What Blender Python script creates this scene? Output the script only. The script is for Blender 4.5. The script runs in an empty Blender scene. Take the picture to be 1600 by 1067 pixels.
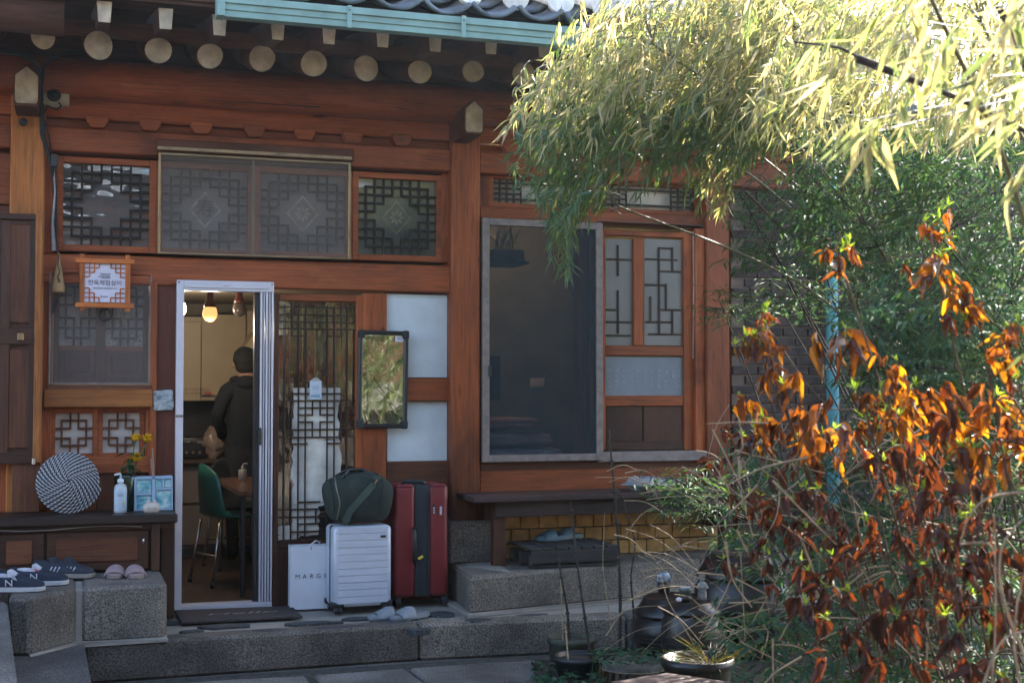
import bpy, bmesh, math, random
import numpy as np
from mathutils import Vector, Matrix
random.seed(7); RNG = np.random.default_rng(7)
SC = bpy.context.scene
COL = SC.collection
R = math.radians
# ---------------------------------------------------------------- camera
FPX = 2083.0; YAW = R(18.3); PITCH = math.atan(76.5/FPX)
CAMP = Vector((0.0, -8.1, 1.28))
cam = bpy.data.cameras.new('camera'); camo = bpy.data.objects.new('camera', cam); COL.objects.link(camo)
cam.sensor_width = 36; cam.lens = FPX/1600*36; cam.clip_end = 400; cam.clip_start = .05
camo.location = CAMP; camo.rotation_euler = (R(90)+PITCH, 0, -YAW)
cam.dof.use_dof = True; cam.dof.focus_distance = 7.4; cam.dof.aperture_fstop = 5.6
SC.camera = camo
# ---------------------------------------------------------------- light
SUN_EL, SUN_AZ = R(38), R(58)          # azimuth from +Y (behind the house) towards +X
w = bpy.data.worlds.new('World'); SC.world = w; w.use_nodes = True
nt = w.node_tree; bg = nt.nodes['Background']
sky = nt.nodes.new('ShaderNodeTexSky'); sky.sky_type = 'NISHITA'; sky.sun_disc = False
sky.sun_elevation = SUN_EL; sky.sun_rotation = SUN_AZ; sky.dust_density = 1.5; sky.air_density = 1.0
nt.links.new(sky.outputs[0], bg.inputs[0]); bg.inputs[1].default_value = 0.15
sl = bpy.data.lights.new('sun', 'SUN'); sl.energy = 5.0; sl.angle = R(.6); sl.color = (1, .93, .82)
so = bpy.data.objects.new('sun', sl); COL.objects.link(so)
SDIR = Vector((math.sin(SUN_AZ)*math.cos(SUN_EL), math.cos(SUN_AZ)*math.cos(SUN_EL), math.sin(SUN_EL)))
so.rotation_euler = SDIR.to_track_quat('Z', 'Y').to_euler(); so.location = (8, 12, 12)
SC.view_settings.view_transform = 'Standard'; SC.view_settings.look = 'None'
SC.view_settings.exposure = 2.5; SC.view_settings.gamma = 1; SC.view_settings.use_curve_mapping = False
SC.render.engine = 'CYCLES'; SC.cycles.use_denoising = True
SC.cycles.max_bounces = 8; SC.cycles.transparent_max_bounces = 12; SC.cycles.diffuse_bounces = 4
SC.cycles.glossy_bounces = 3; SC.cycles.transmission_bounces = 4
SC.cycles.sample_clamp_indirect = 6
SC.cycles.caustics_reflective = False; SC.cycles.caustics_refractive = False
# ---------------------------------------------------------------- pixel -> world
F_ = Vector((math.sin(YAW)*math.cos(PITCH), math.cos(YAW)*math.cos(PITCH), math.sin(PITCH)))
R_ = Vector((math.cos(YAW), -math.sin(YAW), 0)); U_ = R_.cross(F_)
def ray(u, v): return F_ + R_*((u-800)/FPX) + U_*((533.5-v)/FPX)
def W(u, v, Y=0.):
    d = ray(u, v); return CAMP + d*((Y-CAMP.y)/d.y)
def G(u, v, z=0.):
    d = ray(u, v); return CAMP + d*((z-CAMP.z)/d.z)
def D(u, v, t): return CAMP + ray(u, v)*t           # t metres along the view axis
# ---------------------------------------------------------------- materials
MATS = {}
def newmat(name):
    m = bpy.data.materials.new(name); m.use_nodes = True; MATS[name] = m
    return m, m.node_tree, m.node_tree.nodes, m.node_tree.links, m.node_tree.nodes['Principled BSDF']
def objcoord(N, L, scale=(1, 1, 1), rnd=True):
    tc = N.new('ShaderNodeTexCoord'); mp = N.new('ShaderNodeMapping'); mp.inputs['Scale'].default_value = scale
    if rnd:
        oi = N.new('ShaderNodeObjectInfo'); ml = N.new('ShaderNodeVectorMath'); ml.operation = 'SCALE'
        cb = N.new('ShaderNodeCombineXYZ'); L.new(oi.outputs['Random'], cb.inputs[0]); L.new(oi.outputs['Random'], cb.inputs[1]); L.new(oi.outputs['Random'], cb.inputs[2])
        L.new(cb.outputs[0], ml.inputs[0]); ml.inputs['Scale'].default_value = 37.
        ad = N.new('ShaderNodeVectorMath'); L.new(tc.outputs['Object'], ad.inputs[0]); L.new(ml.outputs[0], ad.inputs[1])
        L.new(ad.outputs[0], mp.inputs['Vector'])
    else: L.new(tc.outputs['Object'], mp.inputs['Vector'])
    return mp.outputs[0]
def noise(N, L, vec, scale, detail=4, rough=.55, dist=0.):
    n = N.new('ShaderNodeTexNoise'); L.new(vec, n.inputs['Vector']); n.inputs['Scale'].default_value = scale
    n.inputs['Detail'].default_value = detail; n.inputs['Roughness'].default_value = rough; n.inputs['Distortion'].default_value = dist
    return n.outputs['Fac']
def ramp(N, L, fac, stops):
    r = N.new('ShaderNodeValToRGB'); e = r.color_ramp.elements
    e[0].position, e[0].color = stops[0][0], (*stops[0][1], 1); e[1].position, e[1].color = stops[-1][0], (*stops[-1][1], 1)
    for p, c in stops[1:-1]:
        k = e.new(p); k.color = (*c, 1)
    L.new(fac, r.inputs[0]); return r.outputs[0]
def mixc(N, L, fac, a, b, mode='MIX'):
    m = N.new('ShaderNodeMix'); m.data_type = 'RGBA'; m.blend_type = mode
    if isinstance(fac, (int, float)): m.inputs[0].default_value = fac
    else: L.new(fac, m.inputs[0])
    for k, x in ((6, a), (7, b)):
        if isinstance(x, tuple): m.inputs[k].default_value = (*x, 1)
        else: L.new(x, m.inputs[k])
    return m.outputs[2]
def bump(N, L, h, bsdf, strength=.3, dist=.01):
    b = N.new('ShaderNodeBump'); b.inputs['Strength'].default_value = strength; b.inputs['Distance'].default_value = dist
    L.new(h, b.inputs['Height']); L.new(b.outputs[0], bsdf.inputs['Normal'])
def mul3(c, k): return tuple(x*k for x in c)
def wood(name, base, axis='x', rough=.5, dark=.35, wear=.5, rnd=.34, damp=0.):
    m, t, N, L, B = newmat(name)
    s = {'x': (1.1, 16, 16), 'y': (16, 1.1, 16), 'z': (16, 16, 1.1)}[axis]
    v = objcoord(N, L, s)
    g = noise(N, L, v, 2.2, 5, .62, 1.6)
    c1 = ramp(N, L, g, [(.26, mul3(base, dark+.2)), (.5, base), (.76, mul3(base, 1.25))])
    v2 = objcoord(N, L, tuple(x**.45 for x in s)); n2 = noise(N, L, v2, 1.3, 5, .7)
    d = ramp(N, L, n2, [(.34, (0, 0, 0)), (.66, (1, 1, 1))])
    c2 = mixc(N, L, .0, c1, c1)
    mm = N.new('ShaderNodeMath'); mm.operation = 'MULTIPLY'; mm.inputs[1].default_value = wear; L.new(d, mm.inputs[0])
    c3 = mixc(N, L, mm.outputs[0], c1, mul3((base[0]*.8, base[1]*.85, base[2]*.9), .42))
    # fine grain lines
    s3 = {'x': (3, 160, 160), 'y': (160, 3, 160), 'z': (160, 160, 3)}[axis]
    g3 = noise(N, L, objcoord(N, L, s3), 1.0, 3, .6)
    r3 = ramp(N, L, g3, [(.32, (.55, .5, .48)), (.55, (1, 1, 1))])
    c4 = mixc(N, L, .75, c3, r3, 'MULTIPLY')
    vk = objcoord(N, L, tuple(x**.5*.9 for x in s)); vr = N.new('ShaderNodeTexVoronoi'); vr.inputs['Scale'].default_value = 1.7; L.new(vk, vr.inputs['Vector'])
    kn = ramp(N, L, vr.outputs['Distance'], [(.03, (.16, .12, .1)), (.11, (1, 1, 1))]); c4 = mixc(N, L, .8, c4, kn, 'MULTIPLY')
    # sun-faded and scuffed patches of their own shape
    pt = noise(N, L, objcoord(N, L, tuple(x**.25*.8 for x in s)), 1.6, 6, .68, .8); pr_ = ramp(N, L, pt, [(.30, (.36, .33, .33)), (.46, (.95, .95, .95)), (.56, (1.0, 1.0, 1.0)), (.70, (1.3, 1.6, 2.0))]); c4 = mixc(N, L, .8, c4, pr_, 'MULTIPLY')
    ck = noise(N, L, objcoord(N, L, tuple(x*(2.2 if x > 5 else .55) for x in s)), 1., 2, .5, .4); lr = ramp(N, L, ck, [(.490, (1, 1, 1)), (.4975, (.10, .08, .07)), (.505, (1, 1, 1))]); mk = ramp(N, L, noise(N, L, objcoord(N, L, tuple(x**.5 for x in s)), .9, 2, .5), [(.50, (0, 0, 0)), (.58, (1, 1, 1))])
    c4 = mixc(N, L, mk, c4, mixc(N, L, 1., c4, lr, 'MULTIPLY'))
    if damp:      # rain-darkened foot with a ragged tide line
        ge = N.new('ShaderNodeNewGeometry'); sp_ = N.new('ShaderNodeSeparateXYZ'); L.new(ge.outputs['Position'], sp_.inputs[0]); dv_ = N.new('ShaderNodeMath'); dv_.operation = 'MULTIPLY_ADD'; L.new(sp_.outputs[2], dv_.inputs[0]); dv_.inputs[1].default_value = .5; dv_.inputs[2].default_value = -damp; md = N.new('ShaderNodeMath'); md.operation = 'MULTIPLY_ADD'; L.new(noise(N, L, objcoord(N, L, (20, 20, 2)), 1., 4, .6), md.inputs[0]); md.inputs[1].default_value = .6; L.new(dv_.outputs[0], md.inputs[2])
        c4 = mixc(N, L, 1., c4, ramp(N, L, md.outputs[0], [(.35, (.28, .27, .27)), (.75, (1, 1, 1))]), 'MULTIPLY')
    oi = N.new('ShaderNodeObjectInfo'); mr = N.new('ShaderNodeMapRange'); L.new(oi.outputs['Random'], mr.inputs[0])
    mr.inputs[3].default_value = 1-rnd; mr.inputs[4].default_value = 1+rnd*.6
    hs = N.new('ShaderNodeHueSaturation'); L.new(c4, hs.inputs['Color']); L.new(mr.outputs[0], hs.inputs['Value'])
    L.new(hs.outputs[0], B.inputs['Base Color'])
    rr = N.new('ShaderNodeMapRange'); L.new(n2, rr.inputs[0]); rr.inputs[3].default_value = rough-.12; rr.inputs[4].default_value = rough+.2
    L.new(rr.outputs[0], B.inputs['Roughness'])
    bump(N, L, g3, B, .35, .004); B.inputs['Specular IOR Level'].default_value = .32
    return m
def plain(name, col, rough=.5, metal=0., var=.12, vs=6., bumps=0., spec=.5, bs=60.):
    m, t, N, L, B = newmat(name)
    v = objcoord(N, L)
    n = noise(N, L, v, vs, 4, .6)
    c = ramp(N, L, n, [(.3, mul3(col, 1-var*1.6)), (.7, mul3(col, 1+var))])
    L.new(c, B.inputs['Base Color']); B.inputs['Roughness'].default_value = rough; B.inputs['Metallic'].default_value = metal
    B.inputs['Specular IOR Level'].default_value = spec
    if bumps: bump(N, L, noise(N, L, v, bs, 4, .6), B, bumps, .004)
    return m
def granite(name, col, stain=.4):
    m, t, N, L, B = newmat(name)
    v = objcoord(N, L)
    a = noise(N, L, v, 120, 2, .7); b = noise(N, L, v, 3, 6, .6); c = noise(N, L, v, 1.1, 3, .6)
    c1 = ramp(N, L, a, [(.36, mul3(col, .38)), (.5, col), (.64, mul3(col, 1.8))])
    c2 = mixc(N, L, .9, c1, ramp(N, L, b, [(.3, (.36, .34, .32)), (.5, (.8, .78, .75)), (.72, (1.2, 1.18, 1.14))]), 'MULTIPLY')
    c3 = mixc(N, L, stain, c2, ramp(N, L, c, [(.35, (.35, .33, .3)), (.6, (1.1, 1.08, 1.05))]), 'MULTIPLY')
    L.new(c3, B.inputs['Base Color']); B.inputs['Roughness'].default_value = .85
    ad = N.new('ShaderNodeMath'); ad.operation = 'MULTIPLY_ADD'; L.new(b, ad.inputs[0]); ad.inputs[1].default_value = 3.; L.new(a, ad.inputs[2])
    bump(N, L, ad.outputs[0], B, .6, .006)
    return m
def emit(name, col, s):
    m, t, N, L, B = newmat(name); B.inputs['Base Color'].default_value = (*col, 1)
    B.inputs['Emission Color'].default_value = (*col, 1); B.inputs['Emission Strength'].default_value = s
    return m
def seethru(name, col, alpha, rough=.6, gloss=0., grad=None):
    """thin sheet: lets (1-alpha) through, the rest is a surface"""
    m, t, N, L, B = newmat(name)
    B.inputs['Base Color'].default_value = (*col, 1); B.inputs['Roughness'].default_value = rough
    n = noise(N, L, objcoord(N, L), 3, 4, .6); r = N.new('ShaderNodeMapRange'); L.new(n, r.inputs[0])
    r.inputs[3].default_value = max(0, alpha-.12); r.inputs[4].default_value = min(1, alpha+.12); L.new(r.outputs[0], B.inputs['Alpha'])
    B.inputs['Specular IOR Level'].default_value = gloss
    return m
def glassmat(name, tint=(1, 1, 1), refl=.12, wav=.0):
    m, t, N, L, B = newmat(name)
    g = N.new('ShaderNodeBsdfGlossy'); g.inputs['Roughness'].default_value = .02
    tr = N.new('ShaderNodeBsdfTransparent'); tr.inputs[0].default_value = (*tint, 1)
    mx = N.new('ShaderNodeMixShader'); fr = N.new('ShaderNodeFresnel'); fr.inputs[0].default_value = 1.5
    ad = N.new('ShaderNodeMath'); ad.operation = 'ADD'; L.new(fr.outputs[0], ad.inputs[0]); ad.inputs[1].default_value = refl
    L.new(ad.outputs[0], mx.inputs[0]); L.new(tr.outputs[0], mx.inputs[1]); L.new(g.outputs[0], mx.inputs[2])
    if wav:
        b = N.new('ShaderNodeBump'); b.inputs['Strength'].default_value = wav; b.inputs['Distance'].default_value = .01
        L.new(noise(N, L, objcoord(N, L, (1, 1, 2)), 4, 2, .5), b.inputs['Height']); L.new(b.outputs[0], g.inputs['Normal'])
    L.new(mx.outputs[0], N['Material Output'].inputs[0]); return m
def leafmat(name, cols, trans=.5, rough=.45, spec=.4, tcol=None, var=.3):
    m, t, N, L, B = newmat(name)
    ri = N.new('ShaderNodeNewGeometry'); oi = N.new('ShaderNodeObjectInfo')
    ad = N.new('ShaderNodeMath'); ad.operation = 'ADD'; L.new(ri.outputs['Random Per Island'], ad.inputs[0]); L.new(oi.outputs['Random'], ad.inputs[1])
    fr = N.new('ShaderNodeMath'); fr.operation = 'FRACT'; L.new(ad.outputs[0], fr.inputs[0])
    n = len(cols); c = ramp(N, L, fr.outputs[0], [(i/(n-1), cols[i]) for i in range(n)])
    tc = N.new('ShaderNodeTexCoord'); nn = noise(N, L, tc.outputs['Object'], 45, 3, .6)
    c = mixc(N, L, var, c, ramp(N, L, nn, [(.35, (.45, .4, .35)), (.65, (1.25, 1.2, 1.15))]), 'MULTIPLY')
    B.inputs['Roughness'].default_value = rough; B.inputs['Specular IOR Level'].default_value = spec
    L.new(c, B.inputs['Base Color'])
    tr = N.new('ShaderNodeBsdfTranslucent')
    tcx = mixc(N, L, 1., c, tcol or (1.6, 1.5, .7), 'MULTIPLY'); L.new(tcx, tr.inputs[0])
    mx = N.new('ShaderNodeMixShader'); mx.inputs[0].default_value = trans; L.new(B.outputs[0], mx.inputs[1]); L.new(tr.outputs[0], mx.inputs[2])
    L.new(mx.outputs[0], N['Material Output'].inputs[0]); return m

WR = (.38, .092, .024)       # reddish varnished pine
wx = wood('varnished pine, grain across', WR, 'x'); wz = wood('varnished pine, grain upright', WR, 'z'); wy = wood('varnished pine, grain outwards', WR, 'y')
wzd = wood('varnished pine post with damp foot', WR, 'z', damp=.22)
WO = (.46, .155, .034)
ox = wood('honey pine, grain across', WO, 'x', wear=.35); oz = wood('honey pine, grain upright', WO, 'z', wear=.35)
WD = (.075, .028, .014)
dx = wood('dark stained board, grain across', WD, 'x', rough=.45); dz = wood('dark stained board, grain upright', WD, 'z', rough=.45)
WM = (.17, .055, .022)
mx_ = wood('brown board, grain across', WM, 'x', wear=.6); mz_ = wood('brown board, grain upright', WM, 'z', wear=.6)
WE = (.11, .040, .022)      # weathered eave timber
ex = wood('weathered eave timber across', WE, 'x', rough=.75); ey = wood('weathered eave timber outwards', WE, 'y', rough=.75)
WG = (.06, .05, .045)
gx = wood('greyed plank across', WG, 'x', rough=.8); gy = wood('greyed plank outwards', WG, 'y', rough=.8); gz = wood('greyed plank upright', WG, 'z', rough=.8)
black_wood = wood('black lattice wood', (.022, .016, .013), 'x', rough=.5)
cream = plain('cream end paint', (.40, .31, .21), .8, var=.28, vs=11, bumps=.3)
M_gran = granite('grey granite', (.18, .155, .13), .6); M_gran2 = granite('dark granite', (.095, .09, .085), .7)
M_mortar = plain('pale mortar', (.27, .24, .20), .9, bumps=.5)
M_tile = plain('grey roof tile', (.13, .15, .17), .65, var=.35, vs=8, bumps=.5)
M_tile2 = plain('pale limewashed tile', (.62, .58, .53), .9, var=.25, vs=10, bumps=.6)
M_gut = plain('verdigris gutter', (.21, .33, .29), .6, var=.15, vs=5, bumps=.1)
M_white = plain('white plaster', (.58, .635, .65), .85, var=.14, vs=2.2, bumps=.25)
M_alu = plain('white aluminium', (.60, .60, .66), .35, .3, var=.05)
M_alu2 = plain('weathered aluminium', (.22, .18, .165), .55, .3, var=.18, vs=20, bumps=.3)
M_gold = plain('bronze rail', (.28, .20, .11), .35, .7, var=.2)
M_steel = plain('steel', (.5, .5, .5), .25, 1)
M_black = plain('black plastic', (.012, .013, .015), .4)
M_rub = plain('black rubber', (.02, .02, .022), .8)
M_paper = plain('old window paper', (.50, .44, .38), .85, var=.18, vs=5, bumps=.3)
M_paperg = plain('grey backed glass', (.27, .235, .21), .45, var=.2, vs=3)
M_ink = plain('ink', (.06, .05, .05), .8)
# ---------------------------------------------------------------- objects
OFF = {}
def thing(name, label, cat, loc=(0, 0, 0), rz=0., group=None, rot=None):
    o = bpy.data.objects.new(name, None); COL.objects.link(o); o.empty_display_size = .1
    o.location = loc; o.rotation_euler = rot or (0, 0, rz); o['label'] = label; o['category'] = cat
    if group: o['group'] = group
    OFF[o.name] = Vector((0, 0, 0)); return o
def tag(o, label, cat, group=None):
    o['label'] = label; o['category'] = cat
    if group: o['group'] = group
    return o
def struct(o): o['kind'] = 'structure'; return o
def stuff(o): o['kind'] = 'stuff'; return o
def link(name, me, mat, parent=None, c=(0, 0, 0), smooth=False):
    if mat is not None and not me.materials: me.materials.append(mat)
    if smooth: me.polygons.foreach_set('use_smooth', [True]*len(me.polygons))
    o = bpy.data.objects.new(name, me); COL.objects.link(o); c = Vector(c)
    if parent is not None:
        o.parent = parent; o.location = c-OFF[parent.name]
    else: o.location = c
    OFF[o.name] = c; return o
def frombm(name, bm, mat, parent=None, c=(0, 0, 0), smooth=False):
    me = bpy.data.meshes.new(name); bmesh.ops.recalc_face_normals(bm, faces=bm.faces); bm.to_mesh(me); bm.free(); return link(name, me, mat, parent, c, smooth)
def bmbox(bm, c, s, rot=None, bev=0.):
    r = bmesh.ops.create_cube(bm, size=1); vs = r['verts']
    for v in vs:
        v.co = Vector((v.co.x*s[0], v.co.y*s[1], v.co.z*s[2]))
    if bev > 0:
        es = list({e for v in vs for e in v.link_edges})
        rb = bmesh.ops.bevel(bm, geom=es, offset=min(bev, min(s)*.4), segments=1, affect='EDGES'); vs = list({v for f in rb['faces'] for v in f.verts})
    for v in vs:
        if rot is not None: v.co = rot @ v.co
        v.co += Vector(c)
def box(name, c, s, mat, parent=None, bev=.004, rot=None):
    bm = bmesh.new(); bmbox(bm, (0, 0, 0), s, rot, bev); return frombm(name, bm, mat, parent, c)
def b2(name, a, b, mat, parent=None, bev=.004):
    a, b = Vector(a), Vector(b); return box(name, (a+b)/2, [max(abs(x), .001) for x in (b-a)], mat, parent, bev)
def fb(name, u0, v0, u1, v1, Y, th, mat, parent=None, bev=.004):
    """box whose FRONT face (towards the courtyard) spans those corners at depth Y"""
    p, q = W(u0, v0, Y), W(u1, v1, Y)
    return b2(name, (p.x, Y, q.z), (q.x, Y+th, p.z), mat, parent, bev)
def prism(name, pts, axis, t, mat, parent=None, c=None, bev=0.):
    """pts: 2-D outline; extruded along axis by t"""
    pts = [Vector(p) for p in pts]
    f = {'y': lambda p, k: (p[0], k, p[1]), 'z': lambda p, k: (p[0], p[1], k), 'x': lambda p, k: (k, p[0], p[1])}[axis]
    bm = bmesh.new(); A = [bm.verts.new(f(p, 0)) for p in pts]; B = [bm.verts.new(f(p, t)) for p in pts]
    bm.faces.new(A); bm.faces.new(B[::-1]); n = len(pts)
    for i in range(n): bm.faces.new((A[i], A[(i+1) % n], B[(i+1) % n], B[i]))
    if bev: bmesh.ops.bevel(bm, geom=list(bm.edges), offset=bev, segments=1, affect='EDGES')
    cc = sum((v.co for v in bm.verts), Vector())/len(bm.verts)
    for v in bm.verts: v.co -= cc
    return frombm(name, bm, mat, parent, cc+Vector(c or (0, 0, 0)))
def rings(bm, path, radii, n=8, cap=True, squash=None):
    """tube along path"""
    path = [Vector(p) for p in path]; prev = None; R0 = None; up = Vector((0, 0, 1))
    for i, p in enumerate(path):
        t = (path[min(i+1, len(path)-1)]-path[max(i-1, 0)]).normalized()
        if R0 is None: R0 = t.orthogonal().normalized()
        else:
            R0 = (R0-t*R0.dot(t)); R0 = R0.normalized() if R0.length > 1e-5 else t.orthogonal().normalized()
        B0 = t.cross(R0); r = radii[i] if hasattr(radii, '__len__') else radii
        ring = [bm.verts.new(p+(R0*math.cos(a)+B0*math.sin(a))*r) for a in (2*math.pi*k/n for k in range(n))]
        if prev:
            for k in range(n): bm.faces.new((prev[k], prev[(k+1) % n], ring[(k+1) % n], ring[k]))
        elif cap: bm.faces.new(ring[::-1])
        prev = ring
    if cap: bm.faces.new(prev)
def tube(name, path, radii, mat, parent=None, n=8, smooth=True):
    path = [Vector(p) for p in path]; c = sum(path, Vector())/len(path)
    bm = bmesh.new(); rings(bm, [p-c for p in path], radii, n); return frombm(name, bm, mat, parent, c, smooth)
def lathe(name, prof, mat, parent=None, c=(0, 0, 0), n=24, smooth=True):
    bm = bmesh.new(); prev = None
    for r, z in prof:
        ring = [bm.verts.new((r*math.cos(a), r*math.sin(a), z)) for a in (2*math.pi*k/n for k in range(n))]
        if prev:
            for k in range(n): bm.faces.new((prev[k], prev[(k+1) % n], ring[(k+1) % n], ring[k]))
        else: bm.faces.new(ring[::-1])
        prev = ring
    bm.faces.new(prev); return frombm(name, bm, mat, parent, c, smooth)
def blob(name, c, s, mat, parent=None, sub=2, noise_=0., rot=None, seed=0, pw=2.):
    bm = bmesh.new(); bmesh.ops.create_icosphere(bm, subdivisions=sub, radius=1); rr = random.Random(seed)
    for v in bm.verts:
        p = v.co.copy()
        if pw != 2.:
            k = (abs(p.x)**pw+abs(p.y)**pw+abs(p.z)**pw)**(-1/pw); p *= k
        if noise_:
            p *= 1+noise_*(math.sin(p.x*5.1+seed)+math.sin(p.y*4.3+seed*2.1)+math.sin(p.z*6.7+seed*.7))/3+noise_*.5*rr.uniform(-1, 1)
        p = Vector((p.x*s[0], p.y*s[1], p.z*s[2])); v.co = rot @ p if rot else p
    return frombm(name, bm, mat, parent, c, True)
def strokes(name, x, z, w_, h_, mat, parent, y, seed=1, rows=2):
    """rows of small print too fine to read: separate little printed dashes joined as one print"""
    rr = random.Random(seed); bm = bmesh.new()
    for r_ in range(rows):
        xx = -w_/2
        while xx < w_/2:
            l_ = rr.uniform(.12, .3)*h_; bmbox(bm, (xx, 0, (r_-(rows-1)/2)*h_*1.3+rr.uniform(-.1, .1)*h_), (l_, .0008, h_*rr.uniform(.3, .8))); xx += l_+h_*rr.uniform(.12, .4)
    return stuff(frombm(name, bm, mat, parent, (x, y, z)))
def text(name, body, size, c, rot, mat, parent=None, align='CENTER', ext=.0006, sx=1.):
    cu = bpy.data.curves.new('t', 'FONT'); cu.body = body; cu.size = size; cu.align_x = align; cu.align_y = 'CENTER'; cu.extrude = ext; cu.resolution_u = 3
    o = bpy.data.objects.new('t', cu); COL.objects.link(o); dg = bpy.context.evaluated_depsgraph_get()
    me = bpy.data.meshes.new_from_object(o.evaluated_get(dg)); bpy.data.objects.remove(o); bpy.data.curves.remove(cu)
    me.transform(Matrix.Diagonal((sx, 1, 1, 1))); me.transform(Matrix.Rotation(R(90), 4, 'X') if rot is None else rot)
    me.name = name; return link(name, me, mat, parent, c)
# ================================================================ THE HOUSE
H = thing('hanok_house', 'long red-brown timber house with lattice windows, round rafter ends and a grey tiled roof', 'house', (0, 0, 0))
def wbar(p, q, Y, wd, th, mat, par, name='lattice_bar'):
    """straight bar between two (x,z) points on plane Y"""
    x0, z0 = p; x1, z1 = q
    if abs(x1-x0) > abs(z1-z0): a, b = (min(x0, x1)-wd/2, Y, z0-wd/2), (max(x0, x1)+wd/2, Y+th, z0+wd/2)
    else: a, b = (x0-wd/2, Y-.002, min(z0, z1)-wd/2), (x0+wd/2, Y+th-.002, max(z0, z1)+wd/2)
    return b2(name, a, b, mat, par, .0015)
def frame(name, x0, z0, x1, z1, wd, Y, th, mx, mz, par, wb=None, wt=None):
    """four-sided frame returned as its first member's parent part (a mesh of its own), rails as sub-parts when par given"""
    bm = bmesh.new(); cx, cz = (x0+x1)/2, (z0+z1)/2; wb = wb or wd; wt = wt or wd
    for (a, b) in (((x0, z0), (x0+wd, z1)), ((x1-wd, z0), (x1, z1)), ((x0+wd, z1-wt), (x1-wd, z1)), ((x0+wd, z0), (x1-wd, z0+wb))):
        h = a[0] >= x0+wd and b[0] <= x1-wd
        bmbox(bm, ((a[0]+b[0])/2-cx, th/2+(.002 if h else 0), (a[1]+b[1])/2-cz), (abs(b[0]-a[0]), th, abs(b[1]-a[1])), None, .003)
    return frombm(name, bm, mx, par, (cx, Y, cz))
# ---- pillars
L_p = box
p1 = fb('pillar', 18, 100, 63, 800, -.12, .24, oz, H, .008)
pc = fb('pillar', 706, 165, 750, 812, -.11, .22, wzd, H, .008)
fb('pillar', 1103, 200, 1142, 820, -.11, .22, wzd, H, .008)
fb('door_post', 700, 178, 707, 800, -.02, .1, dz, H)
# purlin and eaves timbers along the whole length
XL, XR = -2.6, 4.7
zc = W(120, 122, -.16).z
tube('purlin', [(XL+(XR-XL)*k/60, -.13, zc) for k in range(61)], .115, wx, H, 24)
def fbx(name, u0, v0, u1, v1, Y, th, mat, bev=.004):  # same, stretched
    return fb(name, u0, v0, u1, v1, Y, th, mat, H, bev)
z1 = W(400, 161, -.07).z; z2 = W(400, 202, -.07).z; z3 = W(400, 217, -.07).z; z4 = W(400, 252, -.09).z
segs = [(XL, W(18, 200, -.1).x), (W(63, 200, -.1).x, W(706, 200, -.1).x), (W(750, 200, -.1).x, W(1103, 200, -.1).x), (W(1142, 200, -.1).x, XR)]
for a, b in segs:
    b2('beam_plank', (a, -.07, z2), (b, .0, z1+.02), wx, H)
    b2('recessed_plank', (a, -.045, z3-.01), (b, .02, z2-.006), wx, H)
    b2('beam', (a, -.09, z4), (b, .05, z3), wx, H, .008)
b2('wall_board', (XL, -.0, z2), (XR, .04, zc+.31), ex, H)
for u in (152, 235, 315, 398, 477, 552, 628, 800, 880, 960, 1040):
    x = W(u, 195, -.12).x; h = .058; w_ = .062
    prism('bearing_block', [(x-w_, z2+.012), (x+w_, z2+.012), (x+w_, z2-.018), (x+w_*.62, z3+.002), (x-w_*.62, z3+.002), (x-w_, z2-.018)], 'y', .06, wx, H, (0, -.125, 0), .003)
# transverse beam heads, painted cream
for (u, v0, v1, um) in ((42, 104, 162, 18), (741, 158, 207, 13)):
    t, b = W(u, v0, -.42), W(u, v1, -.42); hw = W(u+um, v0, -.42).x-t.x; x = t.x
    pts = [(x-hw, t.z-.05), (x, t.z), (x+hw, t.z-.05), (x+hw, b.z+.015), (x+hw*.85, b.z), (x-hw*.85, b.z), (x-hw, b.z+.015)]
    k = 1.12; cz = (t.z+b.z)/2
    hd = prism('beam_head', [((px-x)*k+x, (pz-cz)*k+cz) for px, pz in pts], 'y', .45, ex, H, (0, -.41, 0))
    prism('end_cap', pts, 'y', .012, cream, hd, (0, -.424, 0), .003)
# rafters
ends = [(67, 62), (155, 74), (246, 81), (327, 88), (408, 95), (490, 103), (570, 107), (655, 113), (736, 115), (815, 118)]
ends = [(-20, 52)]+ends+[(893, 124), (970, 130), (1045, 136), (1118, 141)]
YR = -.82
slope = .30
jit = random.Random(3)
for u, v in ends:
    p = W(u+jit.uniform(-2, 2), v+jit.uniform(-2, 2), YR); r = .066+jit.uniform(-.007, .006)
    a = jit.uniform(-.02, .02)
    q = p+Vector((a, 1.35, 1.35*slope))
    rf = tube('rafter', [p, p+(q-p)*.3, q], [r*1.0, r*1.12, r*1.15], ey, H, 16)
    bm = bmesh.new(); n = 20; vs = []
    for k in range(n):
        an = 2*math.pi*k/n; rr = r*(1.02+.03*math.sin(an*2+u)+.02*math.sin(3*an+v)); vs.append((rr*math.cos(an), rr*math.sin(an)))
    F0 = [bm.verts.new((x, 0, z)) for x, z in vs]; B0 = [bm.verts.new((x, .012, z)) for x, z in vs]
    bm.faces.new(F0)
    for k in range(n): bm.faces.new((F0[k], F0[(k+1) % n], B0[(k+1) % n], B0[k]))
    frombm('end_cap', bm, cream, rf, (p.x, p.y-.026, p.z))
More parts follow.
